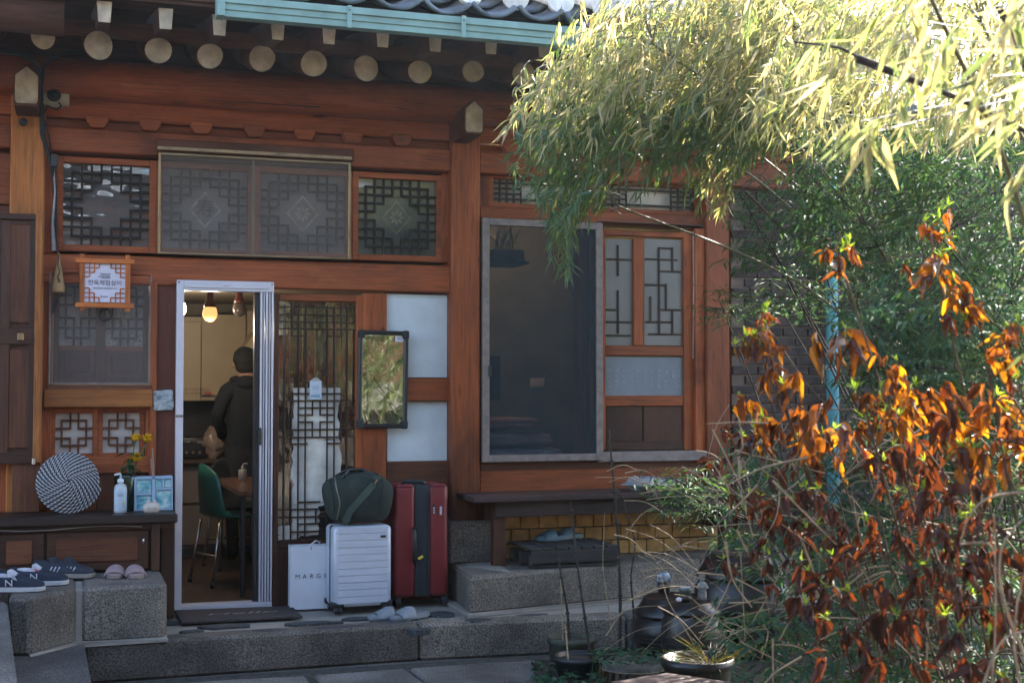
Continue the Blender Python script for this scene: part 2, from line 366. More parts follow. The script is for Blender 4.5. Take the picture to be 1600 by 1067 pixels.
# eave fascia (long board above rafter ends) and sheathing
pf = W(400, 76, -.80); pf0 = W(400, 53, -.80)
b2('eave_board', (XL, -.80, pf.z), (XR, -.74, pf0.z), ex, H)
def slab(name, y0, z0, y1, z1, th, mat, x0=XL, x1=XR):
    return prism(name, [(y0, z0), (y1, z1), (y1, z1+th), (y0, z0+th)], 'x', x1-x0, mat, H, (x0, 0, 0))
nb = 12
for i in range(1, nb):        # sheathing boards above the round rafters
    y0 = -.84+i*.11; y1 = y0+.106; zz = lambda y: pf.z+.005+(y+.84)*slope+.0
    slab('sheathing_board', y0, zz(y0)+jit.uniform(0, .006), y1, zz(y1), .02, ex)
# flying rafters (square, painted ends)
fl = [(163, 19), (259, 30), (343, 40), (434, 47), (514, 54), (598, 59), (680, 66), (767, 70), (850, 76), (930, 82), (1010, 88)]
YF = -1.2
for u, v in fl:
    p = W(u, v, YF); s = .036; st = .052
    prs = []
    bm = bmesh.new(); A = []; Bq = []
    for sx, sz, k in ((-1, -1, .78), (1, -1, .78), (1, 1, 1), (-1, 1, 1)):
        A.append(bm.verts.new((sx*s*k, 0, sz*st))); Bq.append(bm.verts.new((sx*s*1.5*k, .75, sz*st*1.3+.12)))
    bm.faces.new(A); bm.faces.new(Bq[::-1])
    for k in range(4): bm.faces.new((A[k], A[(k+1) % 4], Bq[(k+1) % 4], Bq[k]))
    fr = frombm('flying_rafter', bm, ey, H, p)
    bm = bmesh.new(); C_ = [bm.verts.new((sx*s*k*1.02, -.004, sz*st*1.02)) for sx, sz, k in ((-1, -1, .78), (1, -1, .78), (1, 1, 1), (-1, 1, 1))]
    D_ = [bm.verts.new((v_.co.x, .0, v_.co.z)) for v_ in C_]; bm.faces.new(C_)
    for k in range(4): bm.faces.new((C_[k], C_[(k+1) % 4], D_[(k+1) % 4], D_[k]))
    frombm('end_cap', bm, cream, fr, p)
pe = 3.212
for i in range(4):
    y0 = -1.25+i*.105; slab('sheathing_board', y0, pe+.012+(y0+1.25)*.16, y0+.1, pe+.012+(y0+1.35)*.16, .02, ex)
# roof body: sloping deck to the ridge, back slope
RS = .46; ze = 3.24
slab('roof_deck', -1.24, ze, 2.6, ze+3.84*RS, .04, ex, XL, XR+.5)
slab('roof_deck', 2.6, ze+3.84*RS, 5.6, ze+3.84*RS-3.0*RS, .10, ex, XL, XR+.5)
prism('gable_board', [(-.7, zc-.1), (-1.1, ze), (2.6, ze+3.84*RS), (5.4, ze+.9), (5.4, zc-.1)], 'x', .05, mx_, H, (XR-.02, 0, 0))
# tiles: concave courses with lime-filled convex rows above
def tilemesh(name, r, L, up, th=.018, n=8, spread=1.15):
    bm = bmesh.new(); sgn = 1 if up else -1; rows = []
    for y in (0, L):
        o_, i_ = [], []
        for k in range(n+1):
            a = -spread+2*spread*k/n; o_.append(bm.verts.new((r*math.sin(a), y, sgn*(r*math.cos(a)-r*math.cos(spread))))); i_.append(bm.verts.new(((r-th)*math.sin(a), y, sgn*((r-th)*math.cos(a)-r*math.cos(spread)))))
        rows.append((o_, i_))
    (o0, i0), (o1, i1) = rows
    for k in range(n):
        bm.faces.new((o0[k], o0[k+1], o1[k+1], o1[k])); bm.faces.new((i0[k+1], i0[k], i1[k], i1[k+1]))
        bm.faces.new((o0[k+1], o0[k], i0[k], i0[k+1])); bm.faces.new((o1[k], o1[k+1], i1[k+1], i1[k]))
    for k in (0, n): bm.faces.new((o0[k], i0[k], i1[k], o1[k]))
    bmesh.ops.recalc_face_normals(bm, faces=bm.faces); me = bpy.data.meshes.new(name); bm.to_mesh(me); bm.free(); me.polygons.foreach_set('use_smooth', [True]*len(me.polygons)); return me
mc = tilemesh('concave_tile', .165, .36, False, .02, 8, .92); mc.materials.append(M_tile)
mv = tilemesh('convex_tile', .078, .34, True, .014, 8, 1.5); mv.materials.append(M_tile2)
bmv = bmesh.new(); bmesh.ops.create_cone(bmv, cap_ends=True, segments=18, radius1=.074, radius2=.074, depth=.03)
for v_ in bmv.verts: v_.co = Vector((v_.co.x, v_.co.z, v_.co.y))
mcap = bpy.data.meshes.new('tile_cap'); bmv.to_mesh(mcap); bmv.free(); mcap.materials.append(plain('lime plaster', (.72, .66, .6), .9, var=.15, vs=20, bumps=.5))
sp = .262; nx = int((XR+.2-.0)/sp)
tz = lambda y: ze+.095+(y+1.24)*RS
xs0 = W(330, 0, -1.3).x
cols = [W(735, 20, -1.3).x+(i-9)*sp for i in range(0, 22)]
for i, x in enumerate(cols):
    if x > XR-.05 or x < XL: continue
    rows_n = 3
    for j in range(rows_n):
        y = -1.33+j*.22; jz = jit.uniform(-.008, .008)
        o = link('concave_tile', mc, None, H, (x+sp/2+jit.uniform(-.006, .006), y, tz(y)+.052+jz+j*.006)); o.rotation_euler = (math.atan(RS)-.1, 0, jit.uniform(-.03, .03))
    for j in range(3):
        y = -1.27+j*.27
        o = link('convex_tile', mv, None, H, (x+jit.uniform(-.006, .006), y, tz(y)+.075)); o.rotation_euler = (math.atan(RS)-.05, 0, jit.uniform(-.03, .03))
    o = link('tile_cap', mcap, None, H, (x, -1.285, tz(-1.27)+.098)); o.rotation_euler = (.25, jit.uniform(0, 3), 0)
# rest of the roof covering as one ribbed sheet
bm = bmesh.new(); xs = [cols[0]+k*sp/8 for k in range(8*22+1)]; xs = [x for x in xs if x < XR]; ra = []
for y in (-.45, .6, 1.6, 2.6): ra.append([bm.verts.new((x, y, tz(y)+.06+.07*math.cos((x-cols[0])*2*math.pi/sp)**3)) for x in xs])
for a, b in zip(ra, ra[1:]):
    for k in range(len(xs)-1): bm.faces.new((a[k], a[k+1], b[k+1], b[k]))
frombm('roof_tiling', bm, M_tile, H, (0, 0, 0), True)
b2('ridge', (XL, 2.45, tz(2.6)), (XR, 2.75, tz(2.6)+.3), M_tile, H)
# gutter
YG = -1.38
gt0 = W(800, 35, YG).z; gb0 = W(800, 64, YG).z; xg0 = W(345, 5, YG).x
gh = gt0-gb0
pr = [(0, gh), (.012, gh), (.012, .02), (.065, .02), (.065, gh), (.075, gh), (.075, 0), (.008, 0), (.008, gh*.3), (0, gh*.34), (.0, gh*.62), (-.012, gh*.66), (-.012, gh)]
gt = prism('gutter', [(a, b) for a, b in pr], 'x', 4.45-xg0, M_gut, H, (xg0, YG, gb0))
b2('gutter_joint', (xg0-.02, YG-.016, gb0-.003), (xg0+.02, YG+.078, gt0+.004), M_gut, gt, .002)
for u in (545, 723, 900):
    x = W(u, 30, YG).x; b2('gutter_bracket', (x-.012, YG-.022, gb0-.012), (x+.012, YG-.013, gt0+.004), M_gut, gt, .002)
    tube('screw', [(x, YG-.026, gt0-.02), (x, YG-.02, gt0-.02)], .004, M_rub, gt, 6)
b2('fascia', (XL, -1.27, pe+.03), (XR, -1.245, ze+.05), ex, H)
# big log of the side wing's eave at the far top left
q = W(100, 8, -1.25); tube('wing_beam', [(q.x-1.9, -1.1, q.z+.02), (q.x, -1.1, q.z-.02)], [.11, .1], ex, H, 18)
# ---- upper wall of the left bay
XA = W(70, 250, 0).x; XB = W(703, 250, 0).x
bd = W(400, 406, -.06); be = W(400, 447, -.06)
zD1 = W(300, 403, -.06).z; zD0 = W(500, 452, -.06).z
b2('beam', (XA-.02, -.06, zD0), (XB, .06, zD1), wx, H, .006)
fb('window_post', 68, 240, 90, 396, -.03, .08, wz, H)
fb('window_post', 690, 268, 703, 411, -.03, .08, wz, H)
M_dia = plain('gilt paper', (.55, .46, .34), .6, var=.3, vs=30)
M_glass = glassmat('old window glass', (.9, .92, .92), .04, .5)
M_glass0 = glassmat('frosted window glass', (.8, .8, .8), .0, .5)
M_screen = seethru('insect screen', (.21, .18, .16), .27)
def big_window(u0, v0, u1, v1, zt, zb, mat, ornament, label=None, glare=False):
    a, b = W(u0, v0, 0), W(u1, v1, 0)
    x0, x1 = a.x, b.x; wf = .038
    fr = frame('window', x0, zb, x1, zt, wf, -.02, .05, mat, mat, H)
    if label: fr['label'] = label
    gx0, gx1, gz0, gz1 = x0+wf, x1-wf, zb+wf, zt-wf; w_, h_ = gx1-gx0, gz1-gz0
    b2('pane', (gx0, .028, gz0), (gx1, .032, gz1), M_paperg, fr, 0)
    if glare: b2('glass', (gx0, .012, gz0), (gx1, .016, gz1), M_glass, fr, 0)
    V = [.10, .213, .325, .438, .557, .668, .78, .895]; Hh = [1-q for q in (.11, .215, .325, .435, .55, .665, .78, .89)]
    X = lambda t: gx0+t*w_
    Z = lambda t: gz0+t*h_
    wd = .0125; Y = -.008; bars = []
    for k in (0, 7): bars += [((V[k], Hh[0]), (V[k], Hh[7])), ((V[0], Hh[k]), (V[7], Hh[k]))]
    for s in (0, 1):
        m = (lambda t: 1-t) if s else (lambda t: t)
        vv = [m(V[k]) if s == 0 else V[7-k] for k in range(8)]
        e = 0 if s == 0 else 1
        for k, h in ((1, 3), (2, 2), (3, 1)):
            bars.append(((vv[k], 1), (vv[k], Hh[h]))); bars.append(((vv[k], 0), (vv[k], Hh[7-h])))
        for h, k in ((1, 3), (2, 2), (3, 1)):
            bars.append(((e, Hh[h]), (vv[k], Hh[h]))); bars.append(((e, Hh[7-h]), (vv[k], Hh[7-h])))
    for (p, q) in bars: wbar((X(p[0]), Z(p[1])), (X(q[0]), Z(q[1])), Y, wd, .016, black_wood, fr)
    if ornament:
        cx, cz = X(.5), Z(.5); s = w_*.19
        for k, (ss, mt) in enumerate(((s, M_dia), (s*.86, M_paperg))):
            prism('diamond_ornament', [(cx-ss, cz), (cx, cz-ss*1.15), (cx+ss, cz), (cx, cz+ss*1.15)], 'y', .003, mt, fr, (0, .022-k*.004, 0))
        if ornament == '寿': text('ornament_letter', ornament, s*1.25, (cx, .012, cz), None, M_ink, fr)
        else:
            for k in range(8):
                a_ = k*math.pi/4; pr2 = [(cx+s*.5*math.cos(a_+d_)*q_, cz+s*.5*math.sin(a_+d_)*q_) for d_, q_ in ((0, .15), (-.3, .7), (0, 1.05), (.3, .7))]
                prism('ornament_petal', pr2, 'y', .002, M_dia, fr, (0, .014, 0))
    return fr
zt = W(170, 247, -.02).z; zb = W(170, 394, -.02).z
big_window(89, 247, 243, 392, zt, zb, wx, '', glare=True)
zt2 = W(460, 258, -.02).z
big_window(244, 255, 396, 398, zt, zb, wx, '寿')
big_window(397, 262, 549, 403, zt, zb, wx, '福')
big_window(550, 272, 690, 410, zt, zb, wx, '喜', glare=True)
# screened frame over the middle pair
sx0, sx1 = W(247, 300, -.09).x, W(547, 300, -.09).x; sz1, sz0 = W(400, 247, -.09).z, W(400, 402, -.09).z
sf = frame('window_screen', sx0, sz0, sx1, sz1, .014, -.115, .02, M_gold, M_gold, H)
b2('mesh', (sx0+.01, -.107, sz0+.01), (sx1-.01, -.106, sz1-.01), M_screen, sf, 0)
b2('center_rail', (W(396, 300, -.1).x-.008, -.1, sz0+.01), (W(396, 300, -.1).x+.008, -.085, sz1-.01), M_gold, sf, .001)
cv = b2('screen_cover_board', (sx0-.01, -.14, sz1+.004), (sx1+.01, -.09, sz1+.075), mx_, H)
b2('bronze_strip', (sx0-.01, -.147, sz1+.01), (sx1+.0, -.141, sz1+.03), M_gold, cv, .002)
for k in range(9):
    x = sx0+.06+k*(sx1-sx0-.12)/8; tube('nail', [(x, -.150, sz1+.02), (x, -.146, sz1+.02)], .0035, M_steel, cv, 6)
# ---- left of the first pillar: board wall and an open shutter leaf
XP = W(18, 400, -.1).x
b2('wall_board', (XL, .0, -.1), (XP, .05, z4), dx, H)
for k in range(7):
    b2('wall_plank', (XL, -.03, z4-.01-(k+1)*.3), (XP-.004, .0, z4-.02-k*.3), mx_ if k % 2 else wx, H)
sh = fb('shutter', -70, 332, 60, 722, -.185, .035, dz, H)
for (u0, v0, u1, v1) in ((14, 350, 46, 505), (14, 545, 46, 700), (-56, 350, -6, 505), (-56, 545, -6, 700)):
    fb('panel', u0, v0, u1, v1, -.20, .012, mz_, sh, .006)
for (u0, v0, u1, v1, m_) in ((-70, 330, 60, 344, dx), (-70, 512, 60, 538, dx), (-70, 708, 60, 724, dx), (47, 344, 56, 708, dz), (4, 344, 12, 708, dz)):
    fb('rail', u0, v0, u1, v1, -.212 if m_ is dx else -.208, .026, m_, sh, .003)
fb('edge_strip', 56, 330, 62, 723, -.22, .07, oz, sh, .003)
fb('latch', 27, 520, 37, 532, -.226, .012, M_gold, sh)
tube('pull_ring', [W(50, 518, -.24), W(53, 530, -.25), W(52, 542, -.24)], .004, M_rub, sh, 6)
fb('hinge', 50, 715, 56, 726, -.235, .02, M_steel, sh)
tube('knob', [W(36, 191, -.125), W(36, 191, -.16)], [.02, .024], M_rub, p1, 12)
# ---- lower left bay
fb('window_post', 64, 400, 78, 800, -.03, .09, wz, H)
fb('door_post', 237, 416, 274, 955, -.04, .1, wood('dark red board', (.20, .05, .024), 'z'), H)
fb('jamb_strip', 236, 440, 243, 800, -.066, .04, wz, H)
# sliding lattice windows behind a screen
wbz = W(160, 600, 0).z; wtz = W(160, 424, 0).z
def small_window(u0, u1, zt, zb, frac, par, paper=M_paper, pat=0, Y=.03):
    x0, x1 = W(u0, 500, Y).x, W(u1, 500, Y).x; wf = .03
    zp = zt-(zt-zb)*frac
    fr = frame('window', x0, zb, x1, zt, wf, Y, .035, mz_ if frac < 1 else wx, wx, H)
    if frac < 1:
        b2('bottom_panel', (x0+wf, Y+.012, zb+wf), (x1-wf, Y+.02, zp), mz_, fr)
        b2('panel_field', (x0+wf+.03, Y+.004, zb+wf+.03), (x1-wf-.03, Y+.014, zp-.05), mz_, fr, .006)
    gx0, gx1, gz0, gz1 = x0+wf, x1-wf, (zp if frac < 1 else zb+wf), zt-wf
    if frac < 1: b2('lock_rail', (gx0, Y+.002, zp-.03), (gx1, Y+.03, zp), wx, fr)
    b2('pane', (gx0, Y+.026, gz0), (gx1, Y+.029, gz1), paper, fr, 0)
    w_, h_ = gx1-gx0, gz1-gz0; X = lambda t: gx0+t*w_; Z = lambda t: gz0+t*h_
    if pat == 0:
        bars = [((.17, .2), (.17, .8)), ((.83, .2), (.83, .8)), ((.17, .2), (.83, .2)), ((.17, .82), (.83, .82)), ((.4, .82), (.4, 1)), ((.62, .82), (.62, 1)), ((.4, 0), (.4, .38)), ((.62, 0), (.62, .38)), ((.4, .62), (.4, .82)), ((.62, .62), (.62, .82)), ((0, .62), (.4, .62)), ((.62, .62), (1, .62)), ((0, .38), (.4, .38)), ((.62, .38), (1, .38))]
    else:
        bars = [((.18, .12), (.18, .9)), ((.82, .12), (.82, .9)), ((.18, .12), (.82, .12)), ((.4, 0), (.4, .42)), ((.6, 0), (.6, .42)), ((0, .27), (1, .27)), ((0, .42), (.4, .42)), ((.6, .42), (1, .42)), ((0, .62), (1, .62)), ((.4, .62), (.4, .9)), ((.6, .62), (.6, .9)), ((0, .76), (.4, .76)), ((.6, .76), (1, .76)), ((.18, .9), (.82, .9))]
    for (p, q) in bars: wbar((X(p[0]), Z(p[1])), (X(q[0]), Z(q[1])), Y+.008, .011, .014, mz_ if pat == 0 else black_wood, fr)
    return fr
M_frost = plain('pebbled glass', (.62, .55, .5), .25, var=.5, vs=120, bumps=.6, bs=140)
small_window(84, 158, wtz-.02, wbz+.01, .66, H, M_paper, 1)
small_window(157, 232, wtz-.02, wbz+.01, .66, H, M_frost, 1, .045)
fs = frame('window_screen', W(76, 500, -.05).x, W(76, 601, -.05).z, W(237, 500, -.05).x, W(76, 425, -.05).z, .012, -.062, .02, M_alu2, M_alu2, H)
b2('mesh', (W(78, 500, -.05).x, -.055, W(76, 599, -.05).z), (W(235, 500, -.05).x, -.054, W(76, 427, -.05).z), M_screen, fs, 0)
fb('window_sill', 68, 608, 238, 636, -.09, .1, ox, H, .006)
fb('sill_strip', 74, 602, 238, 609, -.075, .08, mx_, H)
zt3, zb3 = W(160, 637, 0).z, W(160, 716, 0).z
small_window(80, 155, zt3, zb3, 1, H, M_paper, 0, .0); small_window(154, 228, zt3, zb3, 1, H, M_paper, 0, .01)
fb('window_post', 228, 637, 238, 716, -.03, .06, wz, H)
fb('low_rail', 76, 715, 238, 738, -.05, .08, wx, H)
fb('wall_plank', 60, 738, 150, 800, -.02, .05, mz_, H); fb('wall_plank', 151, 738, 238, 800, -.015, .05, mz_, H)
fb('pillar_foot', -60, 724, 18, 800, -.1, .1, wz, H); fb('wall_plank', 19, 724, 62, 800, -.19, .06, mz_, H)
# ---- aluminium screen-door frame
ax0, ax1 = W(272, 900, -.09).x, W(425, 900, -.09).x; az0, az1 = W(272, 956, -.09).z, W(272, 437, -.09).z
AD = b2('screen_door_frame', (ax0, -.1, az0), (ax0+.042, -.02, az1), M_alu, H, .003)
bm = bmesh.new()
def rel(bm, a, b, c, bev=.002):
    a, b, c = Vector(a), Vector(b), Vector(c); bmbox(bm, (a+b)/2-c, [abs(x) for x in b-a], None, bev)
cA = ((ax0+ax1)/2, -.06, (az0+az1)/2)
xr0 = W(403, 900, -.09).x
b2('threshold_track', (ax0+.042, -.1, az0), (ax1, .0, az0+.035), M_alu, AD, .003)
b2('head_track', (ax0+.042, -.1, az1-.062), (ax1, -.02, az1), M_alu, AD, .003)
b2('head_lip', (ax0+.042, -.108, az1-.045), (ax1-.03, -.1, az1-.02), M_alu, AD, .002)
for k in range(5):
    xx = xr0+.004+k*(ax1-xr0)/5
    b2('side_track', (xx, -.094-(.008 if k % 2 == 0 else 0), az0+.035), (xx+(ax1-xr0)/5-.006, -.03, az1-.062), M_alu, AD, .003)
b2('screen_cassette', (xr0-.028, -.07, az0+.035), (xr0, -.01, az1-.062), M_black, AD, .002)
b2('handle', (xr0-.006, -.115, W(408, 695, -.1).z), (xr0+.012, -.1, W(408, 668, -.1).z), M_black, AD, .003)
strokes('small_print', (ax0+ax1)/2, az1-.032, .045, .008, M_alu2, AD, -.1085, 3, 1)
for k in (0, 1): tube('screw', [((ax0+.012, ax1-.012)[k], -.104, az1-.015), ((ax0+.012, ax1-.012)[k], -.1, az1-.015)], .005, M_rub, AD, 8)
b2('joint_band', (ax0-.002, -.103, W(275, 652, -.1).z), (ax0+.044, -.1, W(275, 648, -.1).z), M_alu2, AD, 0)
# ---- glazed lattice door
dX0, dX1 = W(426, 700, 0).x, W(568, 700, 0).x; dZ0, dZ1 = W(430, 954, 0).z, W(430, 459, 0).z
gl = (W(434, 700, 0).x, W(434, 843, 0).z, W(554, 700, 0).x, W(434, 470, 0).z)
DR = b2('entry_door', (dX0, -.03, dZ0), (gl[0], .02, dZ1), wood('door stile', (.12, .045, .025), 'z'), H, .003)
b2('stile', (gl[2], -.03, dZ0), (dX1, .02, dZ1), wz, DR); b2('top_rail', (gl[0], -.03, gl[3]), (gl[2], .02, dZ1), wx, DR)
b2('bottom_rail', (gl[0], -.03, gl[1]-.05), (gl[2], .02, gl[1]), dx, DR); b2('kick_panel', (gl[0], -.015, dZ0), (gl[2], .01, gl[1]-.05), dz, DR)
b2('glass', (gl[0], .0, gl[1]), (gl[2], .004, gl[3]), glassmat('door glass', (.85, .88, .88), .07, .05), DR, 0)
X = lambda u: W(u, 650, -.01).x
Z = lambda v: W(480, v, -.01).z
vb = [444, 455, 466, 477, 511, 522, 533, 544]
M_lat = wood('walnut lattice', (.05, .028, .018), 'z')
def lb(u0, v0, u1, v1, wd=.0085): wbar((X(u0), Z(v0)), (X(u1), Z(v1)), -.018, wd, .016, M_lat, DR)
for u in (444, 466, 477, 511, 522, 542): lb(u, 478, u, 843)
for u in (455, 533): lb(u, 470, u, 525); lb(u, 753, u, 843); lb(u, 615, u, 690)
for v in (480, 492, 503, 514): lb(434, v, 554, v)
lb(455, 525, 477, 525); lb(511, 525, 533, 525); lb(494, 492, 494, 503); lb(488, 503, 488, 514); lb(500, 503, 500, 514)
lb(455, 615, 533, 615); 
for v in (626, 671, 683, 795, 807): lb(434, v, 556, v)
for (a, b, v) in ((466, 522, 637), (466, 488, 648), (500, 522, 648), (466, 488, 659), (500, 522, 659), (455, 480, 693), (511, 533, 693), (466, 500, 818), (466, 500, 784), (455, 520, 830)): lb(a, v, b, v)
for (u, a, b) in ((488, 626, 648), (500, 626, 648), (488, 659, 683), (500, 659, 683), (494, 795, 818)): lb(u, a, u, b)
for v in (637, 648, 659): lb(540, v, 556, v)
# torn backing paper on the inside of the glass
M_pap2 = plain('torn white door paper', (.62, .58, .50), .9, var=.25, vs=5, bumps=.3)
rt = random.Random(5)
def torn(u0, v0, u1, v1, Y=.012, j=4):
    pts = []
    n = 9
    for k in range(n): pts.append((u0+rt.uniform(-j*.2, j), v0+(v1-v0)*k/n))
    pts.append((u0, v1))
    for k in range(1, 4): pts.append((u0+(u1-u0)*k/4, v1+rt.uniform(-3, 3)))
    for k in range(n): pts.append((u1+rt.uniform(-j, j*.4), v1-(v1-v0)*k/n))
    pts.append((u1, v0))
    prism('torn_paper', [(X(u), Z(v)) for u, v in pts], 'y', .0015, M_pap2, DR, (0, Y-.0165, 0))
torn(455, 606, 532, 688, .012, 5); torn(456, 688, 533, 790, .014, 5); torn(457, 786, 500, 836, .012, 3); torn(434, 820, 470, 842, .016, 5)
# inner door seen through the glass: upright boards
for k in range(6):
    u = 436+k*20
    b2('inner_board', (X(u), .07, Z(842)), (X(u+19), .085, Z(470)), wood('inner board %d' % k, mul3((.13, .075, .055), rt.uniform(.7, 1.2)), 'z') if k < 5 else wz, DR, .004)
# post, white plaster panels and rails right of the door
fb('door_post', 568, 458, 603, 952, -.04, .09, wzd, H)
fb('panel_backing', 600, 455, 706, 955, .01, .04, mx_, H)
fb('plaster_panel', 603, 459, 706, 590, -.005, .014, M_white, H, .002); fb('plaster_panel', 605, 627, 708, 720, -.005, .014, M_white, H, .002)
fb('mid_rail', 603, 591, 707, 626, -.05, .07, wx, H); fb('wall_plank', 604, 721, 708, 786, -.035, .04, mx_, H); fb('plaster_panel', 604, 788, 708, 812, -.02, .03, M_white, H)
fb('sill_beam', 604, 813, 706, 953, -.03, .04, mx_, H)
# ---- right bay
T = lambda u0, v0, u1, v1, Y, th, m_, n='rail': fb(n, u0, v0, u1, v1, Y, th, m_, H)
b0 = W(800, 272, -.03)
fr = frame('transom_window', W(764, 290, -.02).x, W(764, 323, -.02).z, W(930, 290, -.02).x, W(764, 271, -.02).z, .03, -.02, .05, wx, wx, H)
fr2 = frame('transom_window', W(930, 290, -.02).x, W(764, 323, -.02).z, W(1092, 290, -.02).x, W(764, 271, -.02).z, .03, -.02, .05, wx, wx, H)
for f_, (ua, ub) in ((fr, (771, 925)), (fr2, (936, 1088))):
    z_a, z_b = W(764, 318, 0).z, W(764, 277, 0).z; xa, xb = W(ua, 290, 0).x, W(ub, 290, 0).x
    b2('pane', (xa, .025, z_a), (xb, .03, z_b), M_paper, f_, 0)
    w_ = xb-xa; h_ = z_b-z_a
    for t in (.2, .8): wbar((xa, z_a+h_*t), (xb, z_a+h_*t), -.008, .011, .014, black_wood, f_)
    for t in (.06, .13, .2, .27, .73, .8, .87, .94): wbar((xa+w_*t, z_a), (xa+w_*t, z_b), -.008, .011, .014, black_wood, f_)
    for t in (0, .73):
        for q in (.4, .6): wbar((xa+w_*t, z_a+h_*q), (xa+w_*(t+.27), z_a+h_*q), -.008, .011, .014, black_wood, f_)
z_d1, z_d0 = W(764, 323, -.05).z, W(764, 341, -.05).z
x_r0, x_r1 = W(750, 400, -.05).x, W(1103, 400, -.05).x
b2('beam', (x_r0, -.05, z_d0), (x_r1, .06, z_d1), wx, H)
b2('window_post', (x_r0, -.02, z_d1), (W(764, 290, 0).x, .06, z4), wz, H); b2('window_post', (W(1092, 290, 0).x, -.02, z_d1), (x_r1, .06, z4), wz, H)
sx0, sz0 = W(752, 722, -.09).x, W(752, 722, -.09).z; sx1, sz1 = W(940, 722, -.09).x, W(752, 341, -.09).z
SS = frame('screen_door', sx0, sz0, sx1, sz1, .045, -.12, .035, M_alu2, M_alu2, H)
M_screen2 = seethru('fine blue-grey screen', (.04, .062, .078), .32)
b2('mesh', (sx0+.04, -.105, sz0+.04), (sx1-.04, -.104, sz1-.04), M_screen2, SS, 0)
b2('latch', (sx0+.034, -.135, W(760, 588, -.12).z), (sx0+.055, -.118, W(760, 571, -.12).z), M_black, SS)
T(935, 345, 1101, 353, -.1, .07, M_alu2, 'window_track'); T(935, 353, 1101, 359, -.07, .05, dx, 'window_track')
T(935, 706, 1112, 719, -.1, .09, M_alu2, 'window_track')
# jambs inside the opening
fb('window_jamb', 906, 352, 920, 712, .02, .12, mz_, H); fb('window_jamb', 920, 352, 938, 712, -.02, .1, dz, H); fb('window_jamb', 750, 345, 762, 722, -.03, .1, mz_, H)
# right sliding door leaf
lx0, lx1 = W(938, 500, -.03).x, W(1085, 500, -.03).x; lz1, lz0 = W(940, 359, -.03).z, W(940, 703, -.03).z
LD = b2('sliding_door', (lx0-.02, -.045, lz0), (W(945, 500, -.03).x, .0, lz1), wz, H)
def ld(n, u0, v0, u1, v1, Y, th, m_, bev=.004): return fb(n, u0, v0, u1, v1, Y, th, m_, LD, bev)
ld('stile', 1068, 357, 1085, 703, -.045, .045, wz); ld('top_rail', 946, 359, 1068, 372, -.045, .045, wx)
ld('mid_rail', 946, 540, 1068, 556, -.045, .045, wx); ld('mid_rail', 946, 618, 1068, 634, -.045, .045, wx); ld('muntin', 990, 372, 1006, 540, -.045, .045, wz)
ld('bottom_rail', 946, 690, 1068, 702, -.045, .045, dx)
M_mist = plain('misted glass', (.185, .18, .165), .35, var=.10, vs=3)
ld('pane', 946, 373, 990, 540, -.02, .003, M_mist, 0); ld('pane', 1006, 373, 1066, 540, -.02, .003, M_mist, 0); ld('frosted_pane', 946, 557, 1067, 618, -.022, .003, plain('frosted strip', (.18, .205, .23), .4, var=.1), 0)
ld('bottom_panel', 946, 634, 1004, 690, -.03, .02, dz, .006); ld('bottom_panel', 1006, 634, 1067, 690, -.03, .02, dz, .006)
def lbar(u0, v0, u1, v1, wd=.013):
    a, b = W(u0, v0, -.02), W(u1, v1, -.02); wbar((a.x, a.z), (b.x, b.z if abs(u1-u0) < 2 else a.z), -.028, wd, .008, M_lat, LD)
for (a, b, c_, d_) in ((1009, 405, 1057, 405), (1029, 388, 1029, 522), (1050, 388, 1050, 424), (1032, 424, 1062, 424), (1029, 388, 1050, 388), (1008, 445, 1040, 445), (1040, 445, 1040, 484), (1016, 465, 1016, 503), (1032, 484, 1062, 484), (1010, 503, 1050, 503), (1050, 484, 1050, 520), (1014, 522, 1062, 522), (965, 455, 965, 520), (942, 484, 960, 484), (945, 503, 985, 503), (946, 524, 984, 524), (965, 385, 965, 430), (948, 405, 985, 405)): lbar(a, b, c_, d_)
jr = random.Random(8)
for k in range(11):
    u = 950+k*11
    for j in range(4): ld('ink_stroke', u, 578+j*8+jr.uniform(-2, 2), u+jr.uniform(3, 6), 581+j*8+jr.uniform(-2, 2), -.0245, .002, plain('faint blue ink', (.22, .27, .32), .6) if (k+j) == 0 else MATS['faint blue ink'], 0)
tube('twisted_cord', [W(1083, 362, -.06), W(1084, 450, -.06), W(1083, 560, -.06)], .005, M_paper, LD, 6)
fb('door_jamb', 1086, 357, 1103, 716, -.08, .12, wz, H)
fb('apron_board', 750, 722, 1103, 748, -.05, .06, mx_, H, .006)
fb('wall_plank', 750, 736, 1103, 775, -.06, .05, wx, H); fb('wall_backing', 750, 720, 1110, 900, .06, .04, dx, H)
# low yellow brick base under the right bay
M_yb = plain('ochre brick', (.50, .28, .09), .8, var=.3, vs=10, bumps=.4)
bz1 = W(790, 782, 0).z; bz0 = .215
b2('brick_bed', (2.3, .012, bz0-.03), (4.25, .06, bz1+.1), M_rub, H)
bh = (bz1-bz0)/4.; me = None
for r_ in range(5):
    for k in range(15):
        xx = 2.42+k*.125+(.0625 if r_ % 2 else 0)
        if xx > 4.2: continue
        if me is None:
            o = box('brick', (xx, .004, bz0+bh*(r_+.5)), (.118, .03, bh-.008), M_yb, H, .003); me = o.data
        else: link('brick', me, None, H, (xx, .004+jr.uniform(-.002, .002), bz0+bh*(r_+.5)))
